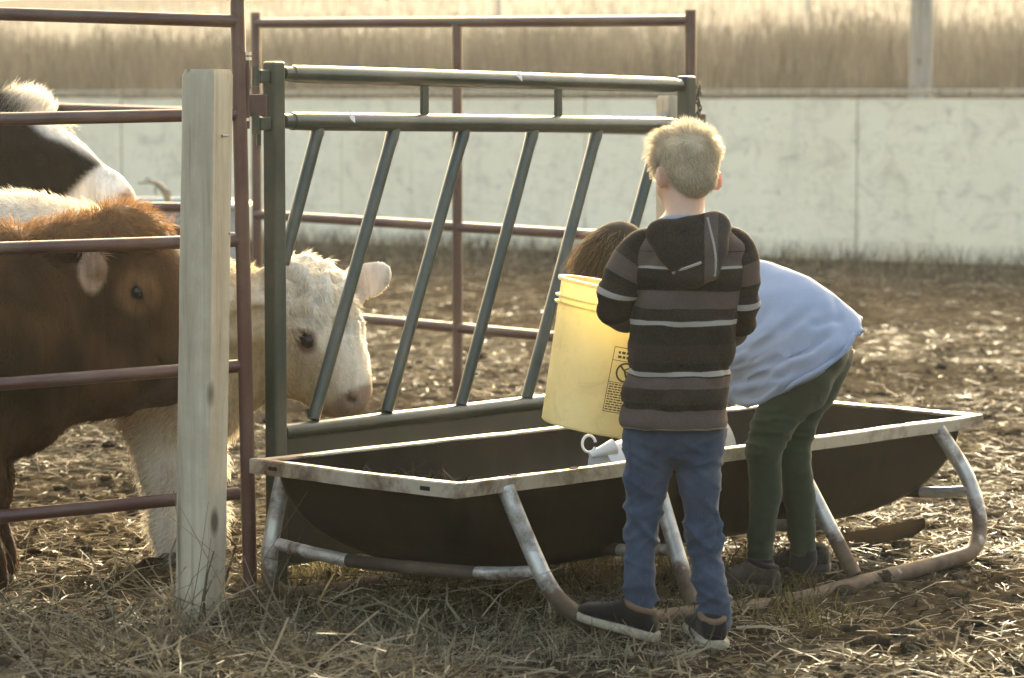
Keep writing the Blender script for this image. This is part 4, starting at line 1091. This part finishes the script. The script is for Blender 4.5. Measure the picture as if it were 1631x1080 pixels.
V = V + N * (.007 * (cf - .5) * sst(1.02, .9, V[:, 2]) * sst(.50, .56, V[:, 2]))[:, None]
pyv = np.array([155 + (CAMZ - v[2]) * FPX / BYY for v in V])
tj = (pyv - 340) / 340 + .006 * noise(V, 6, 9)
jacket = mesh('jacket', V, Fq, M['jacket'], boy, attrs={'t': tj})
so = jacket.modifiers.new('thick', 'SOLIDIFY'); so.thickness = .006; so.offset = -1
jb = bvh_of(V, F)
jacket_V, jacket_F = V, Fq
def sleeve(P, r, seed):
    V, F = tube_geo(P, r, 26, 10); n = 26; m = len(V) // n
    Fq = quads(F); N = vnormals(V, Fq)
    tl = np.repeat(np.linspace(0, 1, m), n)
    V = V + N * (.005 * noise(V, 16, seed) + .004 * np.sin(tl * 46 + 3 * noise(V, 8, seed + 3)) * sst(.35, .6, tl))[:, None]
    o = mesh('sleeve', V, Fq, M['sleeve'], jacket, attrs={'t': tl + .012 * noise(V, 9, 4)}); s_ = o.modifiers.new('thick', 'SOLIDIFY'); s_.thickness = .005; s_.offset = -1
    return o
sleeve([B(1062, 388), B(1030, 395), B(1008, 418), B(990, 450, .0), B(983, 482, .01), B(992, 500, .04), B(1022, 486, .095)], [.030, .046, .050, .048, .047, .043, .033], 1)
sleeve([B(1135, 386), B(1164, 394), B(1176, 420), B(1180, 460, .01), B(1178, 500, .03), B(1164, 522, .07), B(1118, 560, .17)], [.030, .047, .049, .044, .043, .041, .033], 5)
# hood
HB = lambda px, py, dy: B(px, py, dy)
hp = [cone(HB(1052, 374, -.07), HB(1090, 440, -.118), .022, .018), cone(HB(1140, 362, -.07), HB(1132, 432, -.118), .026, .022), cone(HB(1097, 372, -.085), HB(1106, 446, -.125), .032, .016),
      cone(HB(1056, 372, -.07), HB(1132, 358, -.065), .022, .022), cone(HB(1046, 374, .0), HB(1054, 372, -.065), .020, .022), cone(HB(1152, 366, .0), HB(1142, 364, -.065), .022, .024), cone(HB(1072, 400, -.095), HB(1132, 395, -.095), .03, .034)]
V, F = surf(hp, .006, .035); N = vnormals(V, F); V = V + N * (.004 * noise(V, 14, 2))[:, None]
th = np.array([(W / 2 + FPX * v[0] / v[1]) for v in V]); th = (th - 1030) / 135
hood = mesh('hood', V, F, M['hood'], jacket, attrs={'t': th + .01 * noise(V, 10, 3)})
hb = bvh_of(V, F)
def pipe_on(pts, r=.0028, src=None):
    P = drape(pts, src or (hb, jb), .0005)
    if len(P) > 1: tube('piping', catmull(P, 3), r, M['piping'], hood, 6)
pipe_on([(1127, 347), (1131, 365), (1137, 390), (1140, 415), (1138, 440)])
pipe_on([(1072, 435), (1090, 428), (1104, 423), (1117, 418)], .0035)
pipe_on([(1020, 372), (1028, 388), (1034, 404)], .0022); 
# shirt collar
tube('collar', [B(1052, 362, .03), B(1054, 355, -.03), B(1078, 350, -.056), B(1105, 349, -.055), B(1130, 350, -.03)], [.010, .013, .012, .010, .008], M['shirt'], boy, 10, 5)
# jeans
_seedj = 0
jp = [cone(B(1045, 660), B(1043, 700), .068, .068), cone(B(1108, 660), B(1110, 700), .066, .066), cone(B(1078, 655), B(1078, 690), .085, .075),
      *chain([B(1040, 690), B(1030, 765), B(1022, 850, .01), B(1018, 920), B(1020, 980, -.005)], [.066, .050, .039, .035, .036], .015),
      *chain([B(1112, 690), B(1114, 765), B(1119, 850, .01), B(1130, 925), B(1139, 994, -.005)], [.062, .049, .040, .036, .036], .015)]
V, F = surf(jp, .006, .022)
N = vnormals(V, F); pyv = 155 + (CAMZ - V[:, 2]) * FPX / BYY
kn = np.exp(-((pyv - 850) / 45) ** 2) + 1.3 * np.exp(-((pyv - 968) / 30) ** 2) + .05 + .5 * np.exp(-((pyv - 720) / 30) ** 2)
Rj = np.array([[.86, 0, .5], [0, 1, 0], [-.5, 0, .86]]); q1 = noise((V @ Rj) * A(.5, .6, 1.5), 13, 3); q2 = noise((V @ Rj.T) * A(.5, .6, 1.5), 16, 11)
ridg = 1.1 * np.maximum(1 - np.abs(q1) * 5.5, 0) ** 1.5 + .8 * np.maximum(1 - np.abs(q2) * 5.5, 0) ** 1.5 - .45
V = V + N * (.0075 * (kn + .25) * ridg + .003 * noise(V, 12, 6))[:, None]
keep = pyv < 1000
jeans = mesh('jeans', V, F, M['denim'], boy)
for xs in ([(1003, 700), (1004, 760), (1002, 830), (1003, 900), (1003, 960)],):
    P = drape(xs, (bvh_of(V, F),), .0005); tube('seam', catmull(P, 4), .0016, M['denim'], jeans, 5)
# shoes
def shoe(name, heel, toe, w, root, mats, h=.062, solelift=0.0):
    up, sole, col_, lace = mats; d = toe - heel; L = np.linalg.norm(d * A(1, 1, 0)); dd = unit(d * A(1, 1, 0)); ss = A(-dd[1], dd[0], 0)
    rg = []; tl = toe[2] - heel[2]
    for f, wf, hh in ((-.02, .55, .5), (.06, .84, .88), (.2, .92, 1.0), (.38, .88, 1.0), (.55, .98, .78), (.74, 1.06, .58), (.9, .92, .44), (1.0, .5, .26)):
        p = heel + d * f; H_ = h * hh; rg.append((p + A(0, 0, .014 + H_ / 2), ss * w * wf, A(0, 0, H_ / 2)))
    V, F, _ = loft(rg, 24, 4, 2.6); s_ = mesh(name, V, F, up, root)
    rg = []
    for f, wf in ((-.035, .55), (.03, .9), (.2, .98), (.45, .94), (.72, 1.1), (.92, .98), (1.02, .55)):
        p = heel + d * f; rg.append((p + A(0, 0, .009), ss * w * wf * 1.04, A(0, 0, .0115)))
    V, F, _ = loft(rg, 20, 4, 4); mesh('sole', V, F, sole, s_)
    c = heel + d * .2 + A(0, 0, .014 + h * .98)
    an = np.linspace(0, 2 * math.pi, 25); tube('shoe_collar', [c + dd * (.17 * L * math.cos(a)) + ss * w * .72 * math.sin(a) + A(0, 0, .010 * math.cos(a) - .008) for a in an], .008, col_, s_, 8)
    for k in range(4):
        f = .42 + .085 * k; p = heel + d * f + A(0, 0, .016 + h * (.97 - .30 * k / 3 - .05))
        tube('lace', [p - ss * w * .5 - A(0, 0, .004), p + A(0, 0, .007), p + ss * w * .5 - A(0, 0, .004)], .0025, lace, s_, 6, 3)
    return s_
bm_ = (M['canvas'], M['sole'], M['brown_lining'], M['black_lace'])
sh = A(.331, 6.825, 0)
shoe('shoe', sh + A(0, 0, .0), sh + A(-.172, .075, .038), .036, boy, bm_)
sh = A(.470, 6.80, 0); shoe('shoe', sh + A(0, 0, -.016), sh + A(-.035, .185, 0), .036, boy, bm_)
p = B(1110, 985, -.03)
tube('lace', [B(1115, 978, .02), B(1105, 985, -.01), B(1098, 1000, -.01), B(1106, 1018, -.02)], .003, M['black_lace'], boy, 6, 4)
# hair
def hairy(c, f, up, sc, grow, name, mat, massm, root, n, ln, wdt, flat, dirf):
    f = unit(f); up = unit(up - f * np.dot(up, f)); r = np.cross(f, up); Mh = np.array([r, f, up]); Q = lambda x, y, z: c + (r * x + f * y + up * z) * sc
    V, F = surf(grow(Q, Mh), .0055, .02); N = vnormals(V, F); V = V + N * (.003 * noise(V, 30, 1))[:, None]
    hm = mesh(name, V, F, massm, root)
    P, Nn = sample(V, F, n); loc = (P - c) @ Mh.T / sc
    D = dirf(loc, Nn, r, f, up); D = D / np.linalg.norm(D, axis=1)[:, None]; L = ln(loc) * (.6 + .8 * rng.random(n)); D = D * L[:, None]
    Wv = np.cross(D, Nn + rng.normal(size=(n, 3)) * .5); Wv /= np.linalg.norm(Wv, axis=1)[:, None] + 1e-9
    V2, F2, k = blades_geo(P - Nn * .004, D, Wv * wdt, Nn * (L * .14)[:, None], True, .2)
    o = mesh('hair_strands', V2, F2, mat, hm, False, {'rnd': np.repeat(rng.random(n), k)}); o['kind'] = 'stuff'
def grow_b(Q, Mh): return [ell(Q(0, -.016, .028), A(.075, .090, .080) * .89, Mh), ell(Q(0, .01, .052), A(.052, .078, .064) * .89, Mh), ell(Q(0, -.05, -.025), A(.054, .045, .045) * .89, Mh)]
def dir_b(loc, N, r, f, up):
    top = sst(.02, .105, loc[:, 2])[:, None]
    D = N * .05 - up * .60 - f * .15; sw_ = noise(loc, 22, 3)[:, None]; D = D * (1 - top) + (N * .50 + f * (.6 + sw_) + r * (.3 + 1.3 * noise(loc, 18, 7)[:, None]) + up * .15) * top
    side = sst(.045, .065, -loc[:, 0])[:, None] * sst(-.01, .03, loc[:, 1])[:, None] * (1 - top)
    D = D * (1 - side) + (-r * .9 + f * .3 - up * .4) * side
    return D + rng.normal(size=D.shape) * .11
hairy(hc, hf, A(-.03, .20, 1), .89, grow_b, 'hair', M['blond'], M['scalp_blond'], boy, 24000, lambda l: .012 + .020 * sst(.015, .095, l[:, 2]) + .014 * sst(-.035, -.06, l[:, 0]) * sst(.0, .03, l[:, 1]), .0006, 0, dir_b)

# --- yellow bucket
ax = unit(bk_t - bk_b); bL = np.linalg.norm(bk_t - bk_b); ux = unit(np.cross(ax, A(0, 1, 0))); uy = np.cross(ax, ux)
bucket = thing('bucket', tuple(bk_b), "tall yellow plastic bucket held at the boy's side over the trough", 'bucket')
RB, RT = .130, .146
def bcirc(f, r, n=64): return [bk_b + ax * bL * f + (ux * math.cos(a) + uy * math.sin(a)) * r for a in np.linspace(0, 2 * math.pi, n, endpoint=False)]
def blathe(name, prof, mat, n=64):
    V = np.vstack([bcirc(f, r, n) for f, r in prof]); F = []
    for i in range(len(prof) - 1):
        for j in range(n):
            k = (j + 1) % n; F.append((i * n + j, i * n + k, (i + 1) * n + k, (i + 1) * n + j))
    return autosmooth(mesh(name, V, F, mat, bucket), 40)
rr = lambda f: RB + (RT - RB) * f
blathe('shell', [(.004, .001), (.004, RB - .008), (0, RB - .003), (.012, RB + .001)] + [(f, rr(f)) for f in (.2, .4, .6, .8, .93)] + [(1, rr(1)), (1, rr(1) - .003), (.5, rr(.5) - .003), (.014, RB - .004), (.014, .001)], M['bucket'])
blathe('rim', [(.975, rr(1) + .001), (.975, rr(1) + .007), (.985, rr(1) + .009), (1.002, rr(1) + .008), (1.006, rr(1) + .002), (1.002, rr(1) - .003), (.975, rr(1) + .001)], M['bucket'])
for f in (.87, .825): blathe('rib', [(f - .008, rr(f)), (f - .007, rr(f) + .008), (f + .006, rr(f) + .009), (f + .008, rr(f))], M['bucket'])
# printed warning, set on the shell facing the camera
def bpt(a, f, off=.0007): # a: metres along the circumference from the camera side
    th = -math.pi / 2 + a / .14
    cdir = unit(A(0, -1, 0) - ax * np.dot(A(0, -1, 0), ax)); sdir = np.cross(cdir, ax) * -1
    sdir = sdir if sdir[0] > 0 else -sdir
    q = a / .14; return bk_b + ax * bL * f + (cdir * math.cos(q) + sdir * math.sin(q)) * (rr(f) + off)
def strip(a0, f0, a1, f1, n=6):
    V = []; 
    for i in range(n + 1):
        a = a0 + (a1 - a0) * i / n; V += [bpt(a, f0), bpt(a, f1)]
    return np.array(V), [(2 * i, 2 * i + 2, 2 * i + 3, 2 * i + 1) for i in range(n)]
lab = []
X0, X1, FB, FT = .004, .080, .17, .615
th_ = .0016
for (a0, f0, a1, f1) in ((X0, FB, X0 + th_, FT), (X1, FB, X1 + th_, FT), (X0, FB, X1, FB + .005), (X0, FT, X1, FT + .005), (X0, .525, X1, .529), (X0, .375, X1, .379)):
    lab.append(strip(a0, f0, a1, f1))
def ring(ac, fc, ra, w):
    V, F = [], []; n = 32
    for i in range(n):
        q = 2 * math.pi * i / n
        for k in (ra - w, ra + w): V.append(bpt(ac + k * math.cos(q), fc + k / bL * math.sin(q)))
    for i in range(n):
        j = (i + 1) % n; F.append((2 * i, 2 * j, 2 * j + 1, 2 * i + 1))
    return np.array(V), F
CA, CF = (X0 + X1) / 2, .452
lab.append(ring(CA, CF, .022, .0022))
def line(a0, f0, a1, f1, w):
    p = np.array([a0, f0 * bL]); q = np.array([a1, f1 * bL]); d = (q - p) / np.linalg.norm(q - p); n_ = np.array([-d[1], d[0]]) * w
    return np.array([bpt(x[0], x[1] / bL) for x in (p - n_, q - n_, q + n_, p + n_)]), [(0, 1, 2, 3)]
lab.append(line(CA - .0155, CF + .0155 / bL, CA + .0155, CF - .0155 / bL, .0022))
# toppling child and pail pictogram
lab += [line(CA + .004, CF - .012 / bL, CA - .004, CF + .006 / bL, .0022), line(CA - .004, CF + .006 / bL, CA + .008, CF + .012 / bL, .0016), line(CA - .002, CF + .002 / bL, CA + .010, CF + .001 / bL, .0014), ring(CA + .008, CF - .014 / bL, .0022, .0018)]
for i in range(11):     # lines of small type
    f = FB + .014 + i * .0175; a = X0 + .004
    while a < X1 - .006:
        w_ = rng.uniform(.004, .012); lab.append(strip(a, f, min(a + w_, X1 - .004), f + .0085, 2)); a += w_ + .0022
# heading blocks
for i, f in enumerate((.545, .575)):
    a = X0 + .012
    while a < X1 - .016:
        w_ = rng.uniform(.005, .009); lab.append(strip(a, f, a + w_, f + .017, 2)); a += w_ + .003
mesh('printed_warning', *join_geo(lab), M['print'], bucket, False)
cd_ = unit(A(0, -1, 0) - ax * np.dot(A(0, -1, 0), ax)); sd_ = np.cross(ax, cd_); sd_ = sd_ if sd_[0] > 0 else -sd_
hp_ = [bk_b + ax * bL * .9 + (cd_ * .88 + sd_ * .47) * (rr(.9) + .006) * s for s in (1, -1)]
hdir = sd_ * .88 - cd_ * .47
tube('wire_handle', [hp_[0], hp_[0] * .93 + hp_[1] * .07 + hdir * .11 - ax * .06, (hp_[0] + hp_[1]) / 2 + hdir * .172 - ax * .1, hp_[0] * .07 + hp_[1] * .93 + hdir * .11 - ax * .06, hp_[1]], .0025, M['bolt'], bucket, 6, 6)
for p in hp_: sphere('handle_ear', p, .014, M['bucket'], bucket)

# --- white pail lying in the trough
wa, wb = at(960, 752, 7.62), at(1142, 712, 7.80)
pail = thing('pail', tuple(wa), 'white plastic pail lying on its side in the trough behind the boy', 'pail')
V, F = tube_geo([wa, wa * .97 + wb * .03, wa * .5 + wb * .5, wa * .04 + wb * .96, wb, wb + (wb - wa) * .04], [.062, .066, .080, .090, .084, .05], 36, 3); autosmooth(mesh('shell', V, F, M['white_pail'], pail), 60)
ec = at(938, 707, 7.58)
tube('handle_ear', [ec + A(.017 * math.cos(a), .004 * math.sin(a), .021 * math.sin(a)) for a in np.linspace(0.2, 2 * math.pi - .4, 20)], .0036, M['sticker'], pail, 8)
tube('spout', [at(978, 712, 7.60), at(940, 726, 7.57)], [.022, .008], M['white_pail'], pail, 12)

# --- the girl
GYY = 7.52
Gp = lambda px, py, dy=0.0: at(px, py, GYY + dy)
girl = thing('person', tuple(Gp(1245, 930) * A(1, 1, 0)), 'girl in pale blue sweatshirt and dark green leggings bending over the trough', 'person')
gc = at(988, 424, 7.98); gf_ = A(-.55, .25, -.80); gu = A(-.75, .2, .55)
pr, cu, QG, _ = face_prims(gc, gf_, gu, 1.0)
gl, gr_ = at(1010, 660, 7.80), at(1080, 655, 7.95)
bodyp = pr + [cone(gc + A(.03, -.02, .0), at(1060, 458, 7.85), .045, .055), cone(at(1070, 470, 7.82), at(1285, 545, 7.60), .08, .085), cone(at(1050, 490, 7.75), at(1065, 480, 7.93), .05, .05),
     *chain([at(1060, 500, 7.74), at(1055, 585, 7.72), gl], [.04, .033, .024]), *chain([at(1070, 490, 7.93), at(1085, 580, 7.96), gr_], [.04, .033, .024]),
     *chain([Gp(1280, 590), Gp(1234, 675, -.05), Gp(1218, 715, -.05), Gp(1219, 785, -.02), Gp(1211, 900)], [.05, .036, .030, .028, .022]), *chain([Gp(1298, 585, .12), Gp(1268, 675, .1), Gp(1264, 720, .10), Gp(1273, 790, .11), Gp(1279, 890, .11)], [.05, .036, .03, .028, .022]),
     cone(Gp(1211, 900), Gp(1206, 910), .022, .02), cone(Gp(1279, 890, .11), Gp(1274, 898, .11), .022, .02)]
bodyp += hand_prims(gl, A(-.4, .1, -.9), A(-.5, -.8, .2), 1, .7, .95) + hand_prims(gr_, A(-.3, -.1, -.9), A(.2, .9, .2), -1, .7, .95)
V, F = surf(bodyp, .0065, .02, cu); mesh('body', V, F, M['skin'], girl); eyes_of(QG, girl, 1.0)
# leggings
lp = [ell(Gp(1300, 548, .06), A(.085, .13, .10)), cone(Gp(1286, 572, .02), Gp(1275, 612, .0), .082, .078), cone(Gp(1305, 565, .13), Gp(1290, 610, .12), .088, .078),
      *chain([Gp(1275, 600, -.02), Gp(1232, 675, -.05), Gp(1217, 715, -.05), Gp(1219, 785, -.02), Gp(1213, 850, .0), Gp(1210, 896, .0)], [.078, .053, .045, .040, .033, .032], .012),
      *chain([Gp(1292, 600, .12), Gp(1268, 675, .10), Gp(1263, 720, .10), Gp(1273, 790, .11), Gp(1277, 845, .11), Gp(1279, 882, .11)], [.074, .051, .044, .040, .034, .033], .012)]
V, F = surf(lp, .006, .02)
N = vnormals(V, F); pyv = 155 + (CAMZ - V[:, 2]) * FPX / V[:, 1]
kn = .35 + .9 * np.exp(-((pyv - 690) / 35) ** 2) + .8 * np.exp(-((pyv - 880) / 22) ** 2)
V = V + N * (.0045 * kn * (np.maximum(1 - np.abs(noise(V * A(.5, .5, 1.7), 19, 3)) * 5, 0) ** 1.4 - .35) + .002 * noise(V, 14, 2))[:, None]
leg = mesh('leggings', V, F, M['legging'], girl)
# sweatshirt
def ringp(top, bot, Y, dp, dY=0.0):
    a, b = at(*top, Y), at(*bot, Y - dY); c = (a + b) / 2; return (c, (a - b) / 2, A(-dp * .35, dp * .94, 0))
SEG_S = 128
rg = [ringp((1352, 512), (1196, 632), 7.54, .168), ringp((1357, 503), (1184, 639), 7.55, .180), ringp((1346, 488), (1166, 640), 7.56, .182), ringp((1318, 464), (1142, 610), 7.60, .165), ringp((1280, 439), (1105, 580), 7.64, .155),
      ringp((1235, 421), (1070, 555), 7.70, .150), ringp((1190, 409), (1040, 530), 7.76, .145), ringp((1120, 398), (1020, 505), 7.82, .13), ringp((1065, 400), (1005, 475), 7.87, .085), ringp((1040, 410), (1005, 455), 7.90, .055)]
V, F, st = loft(rg, SEG_S, 12, 2.15, cap=False); Fq = np.array(F); N = vnormals(V, Fq)
sag = A(.80, -.05, .60)      # folds run diagonally down the back
Pd = np.column_stack([V @ unit(A(.82, 0, .57)) * .45, V[:, 1] * .9, V @ unit(A(-.57, 0, .82)) * 1.5])
low = sst(1.0, .75, V[:, 2] + .25 * (V[:, 0] - .6))
low = low * (1 - sst(.15, .7, N[:, 2]))
cr1 = np.maximum(1 - np.abs(noise(Pd, 7.5, 4)) * 4.2, 0) ** 1.6; cr2 = np.maximum(1 - np.abs(noise(Pd, 14, 8)) * 4.5, 0) ** 1.6
V = V + N * (.020 * low * (cr1 - .4) + .008 * (.1 + low) * (cr2 - .4) + .003 * noise(V, 14, 2))[:, None]
N = vnormals(V, Fq); ppx = W / 2 + FPX * V[:, 0] / V[:, 1]; ppy = 155 + (CAMZ - V[:, 2]) * FPX / V[:, 1]
face = sst(.15, .5, -N[:, 1])
for (x0, y0, x1, y1, am, wd_) in ((1185, 566, 1285, 500, 1.0, 9), (1222, 586, 1322, 536, 1.1, 8), (1160, 556, 1222, 500, .8, 10), (1172, 610, 1235, 596, .9, 7), (1255, 566, 1296, 562, .8, 6), (1235, 606, 1262, 592, .7, 6), (1330, 470, 1345, 540, .5, 8), (1290, 520, 1340, 508, .6, 7), (1165, 470, 1220, 440, .35, 12)):
    d_ = np.array([x1 - x0, y1 - y0], float); L_ = np.linalg.norm(d_); d_ /= L_
    rx, ry = ppx - x0, ppy - y0; u_ = (rx * d_[0] + ry * d_[1]) / L_; v_ = -rx * d_[1] + ry * d_[0] + 10 * (u_ - .5) ** 2
    en = sst(-.15, .15, u_) * sst(1.25, .8, u_)
    V = V + N * (am * face * en * (-.013 * np.exp(-(v_ / wd_) ** 2) + .010 * np.exp(-((v_ - 1.9 * wd_) / (1.3 * wd_)) ** 2)))[:, None]
sw = mesh('sweatshirt', V, Fq, M['sweater'], girl); so = sw.modifiers.new('thick', 'SOLIDIFY'); so.thickness = .006; so.offset = -1
sb_ = bvh_of(V, F)
Vh = V.reshape(-1, SEG_S, 3)
tube('hem_band', np.vstack([Vh[2], Vh[2][:1]]), .0045, M['sweater'], sw, 8)
def gsleeve(P, r):
    V, F = tube_geo(P, r, 20, 7); Fq = quads(F); N = vnormals(V, Fq); V = V + N * (.006 * noise(V, 18, 3))[:, None]
    mesh('sleeve', V, Fq, M['sweater'], sw)
gsleeve([at(1075, 480, 7.76), at(1060, 520, 7.73), at(1055, 585, 7.72), at(1015, 650, 7.79)], [.065, .058, .05, .04])
gsleeve([at(1085, 475, 7.92), at(1080, 520, 7.94), at(1085, 580, 7.96), at(1081, 645, 7.95)], [.065, .058, .05, .04])
gm = (M['grey_shoe'], M['dark_sole'], M['black_sock'], M['black_lace'])
h0 = gnd(1240, 942); shoe('shoe', h0, h0 + A(-.19, .03, 0), .037, girl, gm, .064)
h0 = gnd(1318, 922); shoe('shoe', h0 + A(0, 0, .022), h0 + A(-.185, .05, .0), .037, girl, gm, .064)
for px, py, dy in ((1211, 897, .0), (1280, 884, .11)):
    tube('sock', [Gp(px, py - 8, dy), Gp(px - 1, py + 10, dy), Gp(px - 8, py + 26, dy)], [.034, .036, .030], M['black_sock'], girl, 14, 3)
def grow_g(Q, Mh): return [ell(Q(0, -.018, .028), A(.079, .094, .083), Mh), ell(Q(.035, -.06, -.03), A(.045, .05, .06), Mh), ell(Q(-.03, -.06, -.03), A(.045, .05, .06), Mh), cone(Q(.05, .02, .02), Q(.07, .06, -.09), .035, .02), cone(Q(-.05, .02, .02), Q(-.07, .06, -.09), .035, .02)]
def dir_g(loc, N, r, f, up):
    D = N * .30 + f * .25 + A(-.12, -.05, -.75); return D + rng.normal(size=D.shape) * .2
hairy(gc, gf_, gu, 1.0, grow_g, 'hair', M['brunet'], M['scalp_brown'], girl, 9000, lambda l: np.full(len(l), .07), .0009, 0, dir_g)
